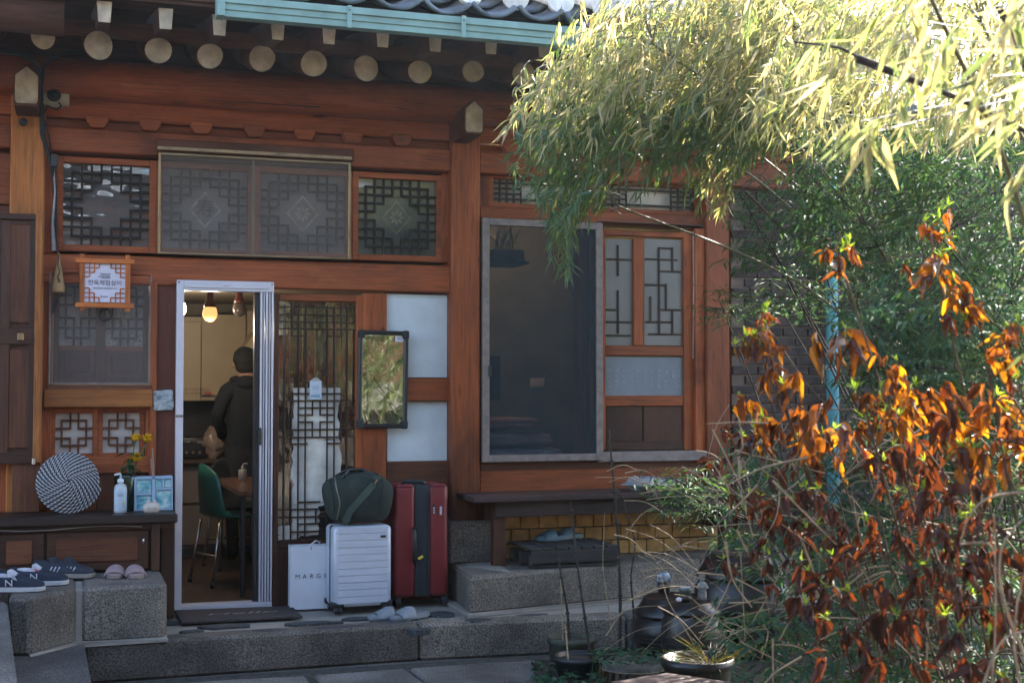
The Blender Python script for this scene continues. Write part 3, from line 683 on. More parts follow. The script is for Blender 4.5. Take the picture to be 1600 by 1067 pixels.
# ---- rooms behind the openings
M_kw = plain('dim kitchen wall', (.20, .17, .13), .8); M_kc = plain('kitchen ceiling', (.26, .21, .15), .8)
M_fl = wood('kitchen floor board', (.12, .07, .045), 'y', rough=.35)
kx0, kx1 = W(150, 700, 0).x-.3, 2.2
def room(x0, x1, y0, y1, z0, z1, mw, mf, mcx):
    b2('interior_wall', (x0-.05, y0, z0), (x0, y1, z1), mw, H, 0); b2('interior_wall', (x1, y0, z0), (x1+.05, y1, z1), mw, H, 0)
    b2('interior_wall', (x0-.05, y1, z0), (x1+.05, y1+.05, z1), mw, H, 0); b2('interior_ceiling', (x0-.05, y0-.0, z1), (x1+.05, y1+.05, z1+.05), mcx, H, 0)
    b2('interior_floor', (x0-.05, y0, z0-.05), (x1+.05, y1+.05, z0), mf, H, 0)
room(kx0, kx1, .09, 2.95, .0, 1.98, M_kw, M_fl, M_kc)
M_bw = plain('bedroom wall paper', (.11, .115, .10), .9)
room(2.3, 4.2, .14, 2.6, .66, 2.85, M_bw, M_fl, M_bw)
b2('gable_wall', (XL, .06, 0), (XL+.06, 5.4, zc+.1), mx_, H, 0)
# outer shell
b2('gable_wall', (XR-.06, .06, 0), (XR, 5.4, zc+.1), mx_, H, 0); b2('rear_wall', (XL, 5.35, 0), (XR-.06, 5.4, zc+.9), mx_, H, 0)
b2('house_ceiling', (XL, .05, zc-.02), (XR-.06, 5.35, zc+.02), ex, H, 0)
# ================================================================ GROUND AND TERRACE
M_gr = granite('courtyard stone dust', (.13, .125, .12), .7)
bm = bmesh.new(); bmbox(bm, (0, 0, -.1), (90, 90, .2)); gnd = struct(frombm('courtyard_ground', bm, M_gr, None, (0, 0, -.2)))
M_soil = plain('dark garden soil', (.035, .026, .02), .95, var=.5, vs=25, bumps=.8)
def poly(name, pts, z0, z1, mat, parent=None, bev=.012):
    return prism(name, [(p[0], p[1]) for p in pts], 'z', z1-z0, mat, parent, (0, 0, z0), bev)
g0, g1, g2 = G(131, 1007, 0), G(656, 975, 0), G(980, 962, 0)
g3 = g2+(g2-g1)*1.2
TER = struct(link('stone_terrace', (lambda me: (me.from_pydata([], [], []), me)[1])(bpy.data.meshes.new('t')), None, None)); TER.name = 'stone_terrace'
jg = random.Random(11)
bpy.data.objects.remove(TER)
TER = struct(poly('stone_terrace', [(-2.6, .2), (-2.6, -.9), (g0.x+.3, g0.y+.14), (g1.x, g1.y+.14), (g3.x, g3.y+.14), (g3.x, .2)], -.2, -.012, M_mortar, None, .004))
OFF[TER.name] = Vector(TER.location)
def kerb(a, b, w_=.2, z0=-.2, z1=0., m=M_gran, n='kerb_stone', bev=.016):
    a, b = Vector((a[0], a[1])), Vector((b[0], b[1])); d = (b-a).normalized(); nrm = Vector((-d.y, d.x))*w_
    return poly(n, [a+d*.003, b-d*.003, b-d*.003+nrm, a+d*.003+nrm], z0, z1, m, TER, bev)
kerb(g0, g1, .17, m=granite('brown grey granite', (.125, .106, .088), .75)); kerb(g1, g2, .17); kerb(g2, g3, .2, m=M_gran2)
# left wing: lower kerb running towards the viewer, upper kerb beside it
a0, a1 = G(65, 1003, 0), G(81, 1067, 0); e0 = G(126, 1010, 0)
dv = (a1-a0).normalized(); w2 = G(143, 1067, 0).x-a1.x
kk = poly('kerb_stone', [(a0.x-.2, a0.y+.3), (e0.x+.02, a0.y+.1), (e0.x+.02, e0.y), (a1.x+w2+.06, -4.5), (a1.x-.1, -4.5)], -.2, .002, M_gran2, TER)
t0, t1 = G(8, 940, .283), G(27, 1066, .283)
poly('kerb_stone', [(t0.x-.25, -.9), (t0.x+.01, t0.y), (t1.x, t1.y), (t1.x+.09, -4.6), (t1.x-.2, -4.6), (t0.x-.25, -2.)], -.0, .28, M_gran2, TER)
poly('terrace_floor', [(-4, .1), (t0.x-.24, .1), (t0.x-.24, -2), (t1.x-.14, -4.6), (-4, -4.6)], -.19, .283, granite('pale terrace granite', (.3, .29, .27), .3), TER)
q1, q2, q3 = G(48, 933, .283), G(122, 918, .283), G(262, 912, .283)
mg = granite('speckled step granite', (.17, .148, .128), .6)
poly('stone_block', [(q1.x-.1, -.35), (q1.x-.1, q1.y+.03), (q1.x, q1.y), (q2.x-.008, q2.y), (q2.x-.008, -.35)], .0, .283, mg, TER, .018)
poly('mortar_joint', [(q2.x-.012, -.4), (q2.x-.012, q2.y+.012), (q2.x+.022, q2.y+.012), (q2.x+.022, -.4)], .0, .272, M_mortar, TER, .003)
poly('stone_block', [(q2.x+.018, -.35), (q2.x+.018, q2.y), (q3.x-.03, q3.y), (q3.x, q3.y+.04), (q3.x, -.35)], .0, .283, mg, TER, .018)
b2('stone_block', (-2.6, -.9, 0), (q1.x-.1, -.2, .283), mg, TER, .015)
poly('mortar_fillet', [(q1.x-.02, q1.y+.1), (q1.x, q1.y-.03), (q2.x, q2.y-.03), (q3.x, q3.y-.03), (q3.x+.02, -.4), (q2.x, -.4)], -.01, .012, M_mortar, TER, .004)
r1, r2, r3 = G(702, 874, .218), G(734, 901, .218), G(1097, 872, .218)
r3b = r3+(r3-r2)*.5
poly('stone_block', [(r1.x-.03, .02), (r1.x-.03, -.1), (r2.x, r2.y), (r3.x, r3.y), (r3b.x, r3b.y), (r3b.x, .02)], .0, .218, M_gran, TER, .02)
poly('mortar_fillet', [(r2.x-.02, r2.y-.03), (r3b.x, r3b.y-.03), (r3b.x, -.3), (r2.x-.02, -.3)], -.011, .012, M_mortar, TER, .004)
poly('mortar_patch', [G(735, 885, .22), G(800, 895, .22), G(770, 876, .22), G(706, 874, .22)], .2, .223, M_mortar, TER, .002)
pb = W(702, 812, -.2); pb1 = W(768, 812, -.2)
b2('plinth', (pb.x, -.2, .219), (pb1.x, .05, W(735, 814, -.2).z), mg, TER, .012)
# dark flat stones set in the mortar of the porch floor
flat = [((350, 977), .16, .035), ((262, 972), .12, .03), ((480, 972), .13, .03), ((610, 970), .11, .05), ((690, 958), .1, .05), ((530, 979), .18, .02), ((420, 984), .1, .025), ((560, 965), .1, .03), ((745, 968), .1, .03), ((655, 982), .07, .02), ((300, 985), .07, .02), ((830, 960), .12, .02)]
M_slate = granite('dark flat stone', (.045, .05, .055), .3)
for (u, v), rx, ry in flat:
    c = G(u, v, 0); n = 9
    poly('flat_stone', [(c.x+rx*math.cos(2*math.pi*k/n)*jg.uniform(.7, 1.1), c.y+ry*2*math.sin(2*math.pi*k/n)*jg.uniform(.7, 1.1)) for k in range(n)], -.03, .001, M_slate, TER, .003)
b2('drain_slot', tuple(G(505, 972, 0)+Vector((-.11, -.02, -.01))), tuple(G(505, 972, 0)+Vector((.11, .01, .003))), M_slate, TER, .001)
struct(poly('yard_soil', [(-.3, -1.0), (3.4, -1.0), (3.4, -6), (-.3, -6)], -.21, -.197, plain('dark yard soil', (.05, .045, .036), .95, var=.4, vs=20, bumps=.8), None, .002))
# paving slabs of the yard
M_pav = granite('yard slab granite', (.15, .145, .135), .5)
for row in range(9):
    y1_ = -1.2-row*.5; x = -.1+(row % 2)*.2+row*.04
    while x < 3.2+row*.1:
        w_ = jg.uniform(.42, .85); y0_ = y1_-.47
        if x+w_ > g0.x+.2 and y1_ < 0:
            yy = min(y1_, g0.y-.04) if x < g1.x else min(y1_, g1.y-.04)
            j = lambda: jg.uniform(-.035, .035)
            poly('paving_stone', [(x+j(), y0_+j()), (x+w_-.03+j(), y0_+j()), (x+w_-.03+j(), yy-.02+j()), (x+w_*.5, yy+j()*.5), (x+j(), yy-.02+j())], -.22, -.182+jg.uniform(-.004, .014), M_pav, gnd, .01)
        x += w_
OFF[gnd.name] = Vector(gnd.location)
# garden bed to the right
bed = struct(poly('garden_bed', [(2.35, -1.35), (9, -1.1), (9, -9), (2.6, -9), (1.7, -6), (1.65, -3.5)], -.22, -.15, M_soil, None, .01))
# ================================================================ BRICK WALL (right), downpipe
BW = thing('brick_wall', 'dark grey brick garden wall behind the shrubs to the right of the house', 'wall', (5, 0, -.2))
def wp(x, y, z): return Vector((x, y, z))-Vector((5, 0, -.2))
M_br = plain('charcoal brick', (.055, .038, .032), .85, var=.4, vs=14, bumps=.6); M_mo = plain('grey brown mortar', (.17, .125, .10), .95, bumps=.3)
bwx0 = W(1141, 500, -.02).x+.02; BWH = 3.25
b2('wall_core', wp(bwx0, .0, -.2), wp(9.5, .25, BWH), M_mo, BW, 0)
bl, bh_ = .195, .066; me = None; cnt = 0; rowsn = int((BWH+.2)/bh_)
allb = []
for r_ in range(rowsn):
    for k in range(30):
        x = bwx0+.09+(k*bl)+(bl/2 if r_ % 2 else 0)
        if x > 9.3: continue
        allb.append((x, -.2+bh_*(r_+.5)))
allb.sort(key=lambda p: (p[0] > 6.0, abs(p[1]-1.5)))
for x, z in allb[:295]:
    if me is None: o = box('brick', wp(x, -.002, z), (bl-.012, .03, bh_-.012), M_br, BW, .003); me = o.data
    else: link('brick', me, None, BW, wp(x, -.002+jg.uniform(-.003, .003), z))
bm = bmesh.new()
for x, z in allb[295:]: bmbox(bm, wp(x, -.002, z), (bl-.012, .03, bh_-.012))
stuff(frombm('brickwork', bm, M_br, BW))
b2('coping', wp(bwx0, -.06, BWH), wp(9.5, .3, BWH+.07), M_tile, BW, .01)
pp = W(1302, 450, -.12)
DP = thing('drainpipe', 'tall pale turquoise drainpipe standing against the brick wall', 'pipe', (pp.x, -.1, -.2))
tube('pipe', [(0, 0, 0), (0, 0, W(1302, 280, -.1).z+.2+.6)], .042, plain('turquoise paint', (.10, .36, .42), .5, var=.2), DP, 14)
lathe('joint_collar', [(.043, 0), (.05, .004), (.05, .03), (.043, .034)], M_alu, DP, (0, 0, W(1302, 578, -.1).z+.2), 14)
lathe('joint_collar', [(.043, 0), (.052, .004), (.052, .06), (.043, .064)], MATS['turquoise paint'], DP, (0, 0, W(1302, 560, -.1).z+.2), 14)
# ================================================================ SHELF CABINET on the left
zs = .60; xs1 = W(278, 797, -.5).x
CB = thing('low_cabinet', 'long low dark wooden cabinet whose top serves as a shelf beside the aluminium door frame', 'cabinet', (-.5, -.3, .283))
def cb(n, a, b, m, bev=.004): o_ = Vector((-.5, -.3, .283)); return b2(n, Vector(a)-o_, Vector(b)-o_, m, CB, bev)
cb('top', (-2.2, -.5, zs-.05), (xs1, -.13, zs), wood('near black plank', (.05, .028, .02), 'x', rough=.4), .008)
cb('rail', (-2.2, -.45, zs-.085), (xs1-.02, -.42, zs-.052), dx)
xe = W(236, 860, -.44).x
cb('carcass', (-2.2, -.42, .285), (xe, -.15, zs-.055), dx)
for (u0, u1) in ((-90, -8), (-4, 68), (74, 232)):
    a, b = W(u0, 822, -.44), W(u1, 888, -.44)
    o_ = cb('sliding_panel', (a.x, -.445, .30), (b.x, -.42, zs-.09), dx)
    off = Vector((-.5, -.3, .283))
    b2('panel_field', Vector((a.x+.045, -.456, .345))-off, Vector((b.x-.06, -.440, zs-.125))-off, mx_, o_, .007)
    if u0 == 74: blob('finger_pull', Vector((b.x-.028, -.447, .45))-off, (.006, .004, .018), M_steel, o_, 2)
cb('leg', (xe+.0, -.46, .284), (xe+.045, -.41, zs-.052), dz); cb('leg', (W(262, 860, -.3).x-.04, -.32, .0), (W(272, 860, -.3).x, -.14, zs-.052), dz)
tube('cord', [Vector((x, -.47, zs-.065+.008*math.sin(x*9)))-off for x in np.linspace(-1.2, xe-.05, 14)], .003, M_paperg, CB, 5)
# ================================================================ BENCH under the right window
zb_ = .648; yb = -.5
BN = thing('wooden_bench', 'weathered dark bench plank running under the right-hand window', 'bench', (3, -.3, .218))
def bn(n, a, b, m, bev=.004): o_ = Vector((3, -.3, .218)); return b2(n, Vector(a)-o_, Vector(b)-o_, m, BN, bev)
bx0 = W(741, 776, -.5).x; bx1 = bx0+1.95
bn('seat_plank', (bx0, -.50, zb_-.035), (bx1, -.29, zb_), wood('worn bench plank', (.06, .035, .03), 'x', rough=.5), .006); bn('seat_plank', (bx0, -.284, zb_-.035), (bx1, -.07, zb_-.002), MATS['worn bench plank'], .006)
bx2 = W(774, 790, -.42).x
bn('apron', (bx2, -.43, zb_-.13), (bx1-.05, -.395, zb_-.037), MATS['worn bench plank'])
bn('leg', (bx2, -.43+.04, .219), (bx2+.075, -.32, zb_-.037), dz); bn('leg', (bx1-.15, -.39, .219), (bx1-.075, -.32, zb_-.037), dz); bn('leg', (bx2, -.18, .219), (bx2+.075, -.1, zb_-.037), dz); bn('leg', (bx1-.15, -.18, .219), (bx1-.075, -.1, zb_-.037), dz)
bg_c = W(1008, 748, -.3); PB = tag(blob('plastic_bag', (bg_c.x, -.33, zb_+.042), (.16, .09, .042), plain('cloudy plastic', (.30, .30, .31), .25, var=.25, vs=9, bumps=.5, bs=25), None, 4, .28, seed=3), 'crumpled translucent plastic bag lying on the bench plank', 'plastic bag')
blob('bag_neck', (.15, .0, .012), (.09, .05, .026), MATS['cloudy plastic'], PB, 3, .35, seed=9, rot=None); 
for o in PB.children: o.location = (.15, 0, .012)
# pallet
pl = G(829, 889, .219); pl0 = G(792, 876, .219)
PW, PD, PH = W(968, 870, pl.y).x-pl.x, max(.38, pl0.y-pl.y), .125
PA = thing('wooden_pallet', 'small grey slatted wooden pallet on the stone block under the bench', 'pallet', (pl.x, pl.y, .219))
for k in range(3): b2('runner', (0, k*(PD/2-.022), 0), (PW, k*(PD/2-.022)+.045, .022), gx, PA)
for i in range(3):
    for k in range(3): b2('block', (i*(PW/2-.045), k*(PD/2-.022)+.003, .022), (i*(PW/2-.045)+.09, k*(PD/2-.022)+.042, .082), gz, PA)
b2('front_board', (0, -.018, .03), (PW, .001, PH-.018), gx, PA)
for k in range(7): b2('deck_slat', (k*PW/7, -.01, PH-.04+.022), (k*PW/7+PW/7-.012, PD+.01, PH-.002*jg.random()), gy, PA, .003)
# ================================================================ LUGGAGE
def rbox(name, c, s, mat, parent=None, r=.03, seg=4, rot=None):
    bm = bmesh.new(); bmesh.ops.create_cube(bm, size=1)
    for v in bm.verts: v.co = Vector((v.co.x*s[0], v.co.y*s[1], v.co.z*s[2]))
    bmesh.ops.bevel(bm, geom=list(bm.edges), offset=r, segments=seg, affect='EDGES', profile=.5)
    if rot is not None:
        for v in bm.verts: v.co = rot @ v.co
    return frombm(name, bm, mat, parent, c, True)
c = G(514, 957, 0); sw = .345; sh_ = .505
SV = thing('silver_suitcase', 'pale silver cabin suitcase with horizontal grooves, standing under the green duffel bag', 'suitcase', (c.x+.01, -.5, 0), R(2))
M_sil = plain('silver polycarbonate', (.50, .53, .60), .33, .15, var=.05)
rbox('shell', (sw/2, .055, .03+sh_/2-.015), (sw, .105, sh_-.04), M_sil, SV, .028); rbox('shell', (sw/2, .175, .03+sh_/2-.015), (sw, .11, sh_-.04), M_sil, SV, .028)
rbox('zip_band', (sw/2, .115, .03+sh_/2-.015), (sw-.004, .03, sh_-.046), M_black, SV, .01, 2)
for k in range(11): box('rib', (sw/2, .0020, .075+k*.04), (sw-.05, .008, .0345), M_sil, SV, .0012)
b2('badge', (sw-.07, -.006, sh_-.075), (sw-.038, -.003, sh_-.062), M_black, SV, .001)
for (x, y) in ((.03, .03), (sw-.03, .03), (.03, .2), (sw-.03, .2)):
    hb = rbox('wheel_housing', (x, y, .052), (.075, .055, .035), M_black, SV, .01, 2)
    for s in (-.011, .011):
        bm = bmesh.new(); bmesh.ops.create_cone(bm, cap_ends=True, segments=18, radius1=.023, radius2=.023, depth=.014); bm.transform(Matrix.Rotation(R(90), 4, 'Y'))
        frombm('wheel', bm, M_rub, SV, (x+s, y-.01, .023))
        bm = bmesh.new(); bmesh.ops.create_cone(bm, cap_ends=True, segments=12, radius1=.011, radius2=.011, depth=.018); bm.transform(Matrix.Rotation(R(90), 4, 'Y')); frombm('hub', bm, M_alu2, SV, (x+s, y-.01, .023))
c = G(616, 949, 0); rw = W(701, 850, -.38).x-W(616, 850, -.38).x; rh = .705
RD = thing('red_suitcase', 'large wine red hard suitcase with black centre gusset, tallest piece of luggage', 'suitcase', (W(616, 850, -.38).x, -.385, 0), R(0))
M_red = plain('wine red polycarbonate', (.16, .013, .018), .38, var=.1)
pw_ = rw*.40
rbox('shell', (pw_/2, .17, .035+rh/2), (pw_, .33, rh-.04), M_red, RD, .03); rbox('shell', (rw-pw_*.46, .17, .035+rh/2), (pw_*.92, .33, rh-.04), M_red, RD, .03)
rbox('gusset', (rw*.52, .172, .035+rh/2), (rw*.30, .325, rh-.045), plain('black nylon', (.015, .02, .024), .8, bumps=.4), RD, .015, 2)
for x in (rw*.41, rw*.63): b2('zip', (x-.004, .003, .06), (x+.004, .009, rh-.03), M_rub, RD, .001)
tube('side_handle', [(rw*.36, -.002, .27), (rw*.35, -.02, .29), (rw*.35, -.022, .44), (rw*.36, -.002, .47)], .011, M_black, RD, 8)
tube('top_handle', [(rw*.2, .1, rh+.01), (rw*.25, .08, rh+.035), (rw*.55, .06, rh+.03), (rw*.62, .06, rh+.01)], .012, M_black, RD, 8)
rbox('corner_guard', (pw_*.5, .03, rh+.008), (pw_*.75, .05, .022), M_red, RD, .008, 2); rbox('corner_guard', (rw-pw_*.46, .03, rh+.008), (pw_*.7, .05, .022), M_red, RD, .008, 2)
b2('lock', (rw*.70, -.003, rh-.16), (rw*.74, .006, rh-.1), M_rub, RD, .002)
for k in range(3): b2('lock_dial', (rw*.705, -.006, rh-.155+k*.014), (rw*.735, -.002, rh-.147+k*.014), M_alu, RD, .001)
b2('sticker', (rw*.83, -.002, rh-.165), (rw*.87, .0045, rh-.115), M_alu, RD, .001)
b2('luggage_tag', (rw*.42, -.012, .285), (rw*.52, -.008, .30), plain('yellow tag', (.7, .5, .04), .5), RD, .001, ).rotation_euler = (0, -.5, 0)
for (x, y) in ((.03, .04), (rw-.02, .04), (.03, .3), (rw-.02, .3)):
    bm = bmesh.new(); bmesh.ops.create_cone(bm, cap_ends=True, segments=18, radius1=.028, radius2=.028, depth=.03); bm.transform(Matrix.Rotation(R(70), 4, 'Y')); frombm('wheel', bm, M_rub, RD, (x, y, .029)); b2('caster', (x-.02, y-.018, .03), (x+.02, y+.018, .07), M_black, RD)
# duffel
dc = (SV.location.x+.165, -.37, .505+.148)
DF = thing('duffel_bag', 'bulging dark green canvas duffel bag resting on top of the silver suitcase', 'bag', dc)
M_can = plain('dark green canvas', (.019, .029, .022), .85, var=.25, vs=8, bumps=.5, bs=240)
bm = bmesh.new(); bmesh.ops.create_icosphere(bm, subdivisions=4, radius=1)
def duf(p, k=1.):
    q = (abs(p.x)**3.6+abs(p.y)**3.6+abs(p.z)**3)**(-1/3.2); p = p*q
    x, y, z = p.x*.195*k, p.y*.145*k, p.z*.148*k
    z *= 1-.10*(x/.2)**2+.0; z += .010*math.sin(x*23+1)+.006*math.sin(y*31+x*12); x *= 1+.05*math.sin(z*20)
    y += .006*math.sin(x*26+z*18)
    if z < -.13*k: z = -.13*k-.3*(-.13*k-z)
    return Vector((x, y, max(z, -.148)))
for v in bm.verts: v.co = duf(v.co.copy())
frombm('body', bm, M_can, DF, (0, 0, 0), True)
def onduf(th, x, k=1.012):   # point on the surface at station x, angle th
    return duf(Vector((x, -math.cos(th), math.sin(th))).normalized(), k)
for x in (-.95, -.45, .55): tube('seam', [onduf(t, x) for t in np.linspace(-.6, 2.2, 24)], .0028, M_can, DF, 5)
tube('zipper', [onduf(t, -.72, 1.01) for t in np.linspace(-.9, 1.8, 22)], .004, plain('dull brass zip', (.3, .27, .2), .4, .6), DF, 5)
def ribbon(name, path, wv, th, mat, par):
    path = [Vector(p) for p in path]; bm = bmesh.new(); prev = None; wv = Vector(wv)
    for i, p in enumerate(path):
        t = (path[min(i+1, len(path)-1)]-path[max(i-1, 0)]).normalized(); n = t.cross(wv).normalized()*th/2
        rg = [bm.verts.new(p+wv/2+n), bm.verts.new(p-wv/2+n), bm.verts.new(p-wv/2-n), bm.verts.new(p+wv/2-n)]
        if prev:
            for k in range(4): bm.faces.new((prev[k], prev[(k+1) % 4], rg[(k+1) % 4], rg[k]))
        else: bm.faces.new(rg)
        prev = rg
    bm.faces.new(prev[::-1]); return frombm(name, bm, mat, par, (0, 0, 0), False)
M_strap = plain('green webbing', (.04, .06, .046), .8, bumps=.4, bs=200)
P0, P1 = Vector((.065, -.148, .09)), Vector((-.075, -.16, -.06))
ribbon('shoulder_strap', [P0, P0.lerp(P1, .3)+Vector((0, -.006, 0)), P0.lerp(P1, .7)+Vector((0, -.006, 0)), P1, P1+Vector((-.03, .01, -.07))], Vector((.03, 0, -.026)), .004, M_strap, DF)
tube('clip', [P0+Vector((0, -.008, -.004)), P0+Vector((.016, -.01, .025))], .006, M_gold, DF, 6)
ribbon('d_ring_tab', [P0+Vector((-.01, -.006, .035)), P0+Vector((.04, -.004, .035))], Vector((0, 0, .02)), .006, M_strap, DF)
tube('handle', [onduf(.9, -.5), Vector((-.09, -.09, .15)), Vector((-.06, -.04, .168)), Vector((.02, -.03, .165)), Vector((.05, -.05, .15)), onduf(1.0, .35)], .009, plain('black leather', (.015, .014, .016), .35), DF, 8)
tube('handle', [onduf(2.2, -.5), Vector((-.07, .0, .16)), Vector((-.02, .01, .162)), Vector((.06, .0, .145)), onduf(2.1, .4)], .009, MATS['black leather'], DF, 8)
# paper bag
c = G(453, 953, 0); pbw, pbh, pbd = .30, .37, .10
BG = thing('paper_bag', 'tall white paper shopping bag lettered in black, left of the silver suitcase', 'paper bag', (c.x, c.y, 0), R(-3))
M_pb = plain('white coated paper', (.62, .64, .67), .55, var=.04)
b2('front_sheet', (0, 0, .002), (pbw, .002, pbh), M_pb, BG, 0); b2('back_sheet', (0, pbd-.002, .002), (pbw, pbd, pbh), M_pb, BG, 0)
prism('side_sheet', [(0.0005, .002), (.018, pbd/2), (.0005, pbd-.002), (-.0015, pbd-.002), (.015, pbd/2), (-.0015, .002)], 'z', pbh, M_pb, BG, (0, 0, .002)); b2('side_sheet', (pbw, .002, .002), (pbw+.002, pbd-.002, pbh), M_pb, BG, 0); b2('bottom_sheet', (0, .002, .001), (pbw, pbd-.002, .004), M_pb, BG, 0)
tube('rope_handle', [(.12, .0, pbh-.02), (.12, .002, pbh+.008), (.15, .01, pbh+.028), (.175, .02, pbh+.02), (.165, .03, pbh+.002), (.19, .0, pbh-.02)], .005, M_pb, BG, 6)
for k, ch in enumerate('MARGE'): text('lettering', ch, .037, (.043+k*.041, -.0012, .192), None, M_ink, BG)
# slides and slippers
def slide(name, label, group, c, rz, mat, L=.27, w_=.095, opened=True, parent=None, mat2=None):
    S = thing(name, label, 'slipper', c, rz, group)
    n = 22; o = []
    for k in range(n):
        a = 2*math.pi*k/n; x = math.cos(a); wd = w_/2*(1.0+.12*x)
        o.append((x*L/2, math.sin(a)*wd*(abs(math.sin(a))**-.25 if abs(math.sin(a)) > .05 else 1)))
    prism('sole', o, 'z', .022, mat2 or mat, S, (0, 0, .0), .004); prism('footbed', [(x*.95, y*.92) for x, y in o], 'z', .01, mat, S, (0, 0, .018), .003)
    bm = bmesh.new(); rows = []
    for i in range(7):
        x = -.01+i*(L*.36)/6 if opened else -.01+i*(L*.45)/6
        hgt = .062-.004*abs(i-2)-.0032*i; ww = w_/2*(1.10+.08*i/6)
        rows.append([(bm.verts.new((x, ww*math.cos(t), .012+hgt*math.sin(t))), bm.verts.new((x, (ww-.007)*math.cos(t), .012+(hgt-.007)*math.sin(t)))) for t in np.linspace(0, math.pi, 13)])
    for r0, r1_ in zip(rows, rows[1:]):
        for k in range(12):
            bm.faces.new((r0[k][0], r0[k+1][0], r1_[k+1][0], r1_[k][0])); bm.faces.new((r0[k+1][1], r0[k][1], r1_[k][1], r1_[k+1][1]))
    for rr in (rows[0], rows[-1]):
        for k in range(12): bm.faces.new((rr[k][0], rr[k][1], rr[k+1][1], rr[k+1][0]))
    frombm('strap', bm, mat, S, (0, 0, 0), True); return S
M_pink = plain('dusty pink foam', (.30, .205, .20), .7, var=.08); M_pink2 = plain('beige foam', (.22, .17, .145), .7)
a = G(181, 903, .283); slide('slide_sandal', 'left one of the two dusty pink slides on the stone step', 'pink slides on the stone step', (a.x, a.y+.06, .283), R(-96), M_pink, .24, mat2=M_pink2)
a = G(211, 903, .283); slide('slide_sandal', 'right one of the two dusty pink slides, nearer the cabinet leg', 'pink slides on the stone step', (a.x, a.y+.06, .283), R(-86), M_pink, .24, mat2=M_pink2)
M_gs = plain('grey rubber', (.20, .22, .24), .6); M_bs = plain('slate blue rubber', (.09, .16, .20), .55)
a = G(612, 967, 0); slide('slipper', 'left one of the grey rubber slippers before the luggage', 'grey slippers in front of the luggage', (a.x, a.y+.03, 0), R(188), M_gs, .27)
a = G(642, 966, 0); slide('slipper', 'right one of the grey rubber slippers before the luggage', 'grey slippers in front of the luggage', (a.x, a.y+.02, 0), R(202), M_gs, .27)
zt_ = .219+PH
a = G(863, 843, zt_); slide('slipper', 'left one of the slate blue slippers on the pallet', 'blue slippers on the pallet', (a.x, a.y, zt_), R(192), M_bs, .25)
a = G(888, 841, zt_); slide('slipper', 'right one of the slate blue slippers on the pallet', 'blue slippers on the pallet', (a.x, a.y+.02, zt_), R(200), M_bs, .25)
# sneakers
def sneaker(label, group, c, rz, mat, lining, sole, mark=None, marks=None, L=.28, lace=None, red=False):
    S = thing('sneaker', label, 'shoe', c, rz, group)
    st = [(-.5, .026, .055, .075), (-.46, .034, .05, .086), (-.38, .038, .048, .086), (-.25, .038, .045, .078), (-.1, .039, .05, .076), (.03, .042, .06, .070), (.15, .046, .05, .056), (.28, .049, .046, .046), (.4, .043, .038, .038), (.47, .030, .03, .030), (.5, .012, .024, .024)]
    bm = bmesh.new(); prev = None; n = 14
    for i, (t, hw, zmid, zt) in enumerate(st):
        rg = []
        for k in range(n+1):
            a = math.pi*k/n; y = hw*math.cos(a); y = math.copysign(abs(y/hw)**.6*hw, y) if hw else 0
            top = zt*math.sin(a)**.75 if a not in (0, math.pi) else 0
            if t < .0 and .22*math.pi < a < .78*math.pi: top -= .022*math.sin((a/math.pi-.22)/.56*math.pi)*(1 if -.44 < t else .3)
            rg.append(bm.verts.new((t*L, y, .018+max(top, 0))))
        if prev:
            for k in range(n): bm.faces.new((prev[k], prev[k+1], rg[k+1], rg[k]))
        else: bm.faces.new(rg)
        prev = rg
    bm.faces.new(prev[::-1]); frombm('upper', bm, mat, S, (0, 0, 0), True)
    o = [(t*L*1.03, hw*1.12) for t, hw, _, _ in st]+[(t*L*1.03, -hw*1.12) for t, hw, _, _ in st[::-1]]
    prism('midsole', o, 'z', .022, sole, S, (0, 0, .005), .003); prism('outsole', [(x*.98, y*.95) for x, y in o], 'z', .006, M_rub, S)
    blob('lining', (-.27*L, 0, .075), (.065, .028, .016), lining, S, 2)
    tg = prism('tongue', [(-.11*L, .07), (-.13*L, .105), (-.09*L, .112), (.10*L, .072), (.1*L, .066)], 'y', .05, lining, S, (0, -.025, 0), .004)
    for i in range(5):
        x = L*(-.07+i*.055); z = .083-i*.0065
        tube('lace', [(x, -.026, z-.008), (x+.006, 0, z+.004), (x, .026, z-.008)], .0032, lace or lining, S, 5)
    if lace:
        tube('lace_bow', [(-.03, -.01, .09), (-.005, -.035, .09), (.02, -.05, .062), (.0, -.04, .07), (-.03, -.01, .09)], .003, lace, S, 5)
    if mark == 'N':
        for s in (-1, 1):
            o2 = text('side_letter', 'N', .047, (-.02, s*.0445, .047), Matrix.Rotation(R(90 if s < 0 else -90), 4, 'X') @ Matrix.Rotation(0, 4, 'Z'), marks, S, sx=1.15, ext=.002)
            o2.rotation_euler = (-.12*s, 0, 0)
            if s > 0: o2.rotation_euler = (-.12*s, 0, 0); o2.scale = (-1, 1, 1)
    if mark == '3':
        for s in (-1, 1):
            for k in range(3):
                x = -.02+k*.022
                tube('side_stripe', [(x, s*.044, .024), (x+.018, s*.038, .062)], .0042, marks, S, 5)
    if red:
        for k in range(4): tube('lace_loop', [(-.02+k*.012, -.024, .088-k*.006), (-.01+k*.012, -.030, .078-k*.006)], .004, red, S, 5)
    return S
M_nav = plain('navy suede', (.012, .017, .032), .85, bumps=.3); M_lin = plain('pale lining cloth', (.5, .48, .52), .85, var=.2, vs=30); M_sw = plain('off-white midsole', (.45, .44, .43), .6); M_blk = plain('black mesh cloth', (.02, .024, .034), .8)
M_gum = plain('gum sole', (.30, .25, .2), .6); M_coral = plain('coral lace', (.45, .08, .1), .7)
def at(u, v, z=.283): p = G(u, v, z); return (p.x, p.y, z)
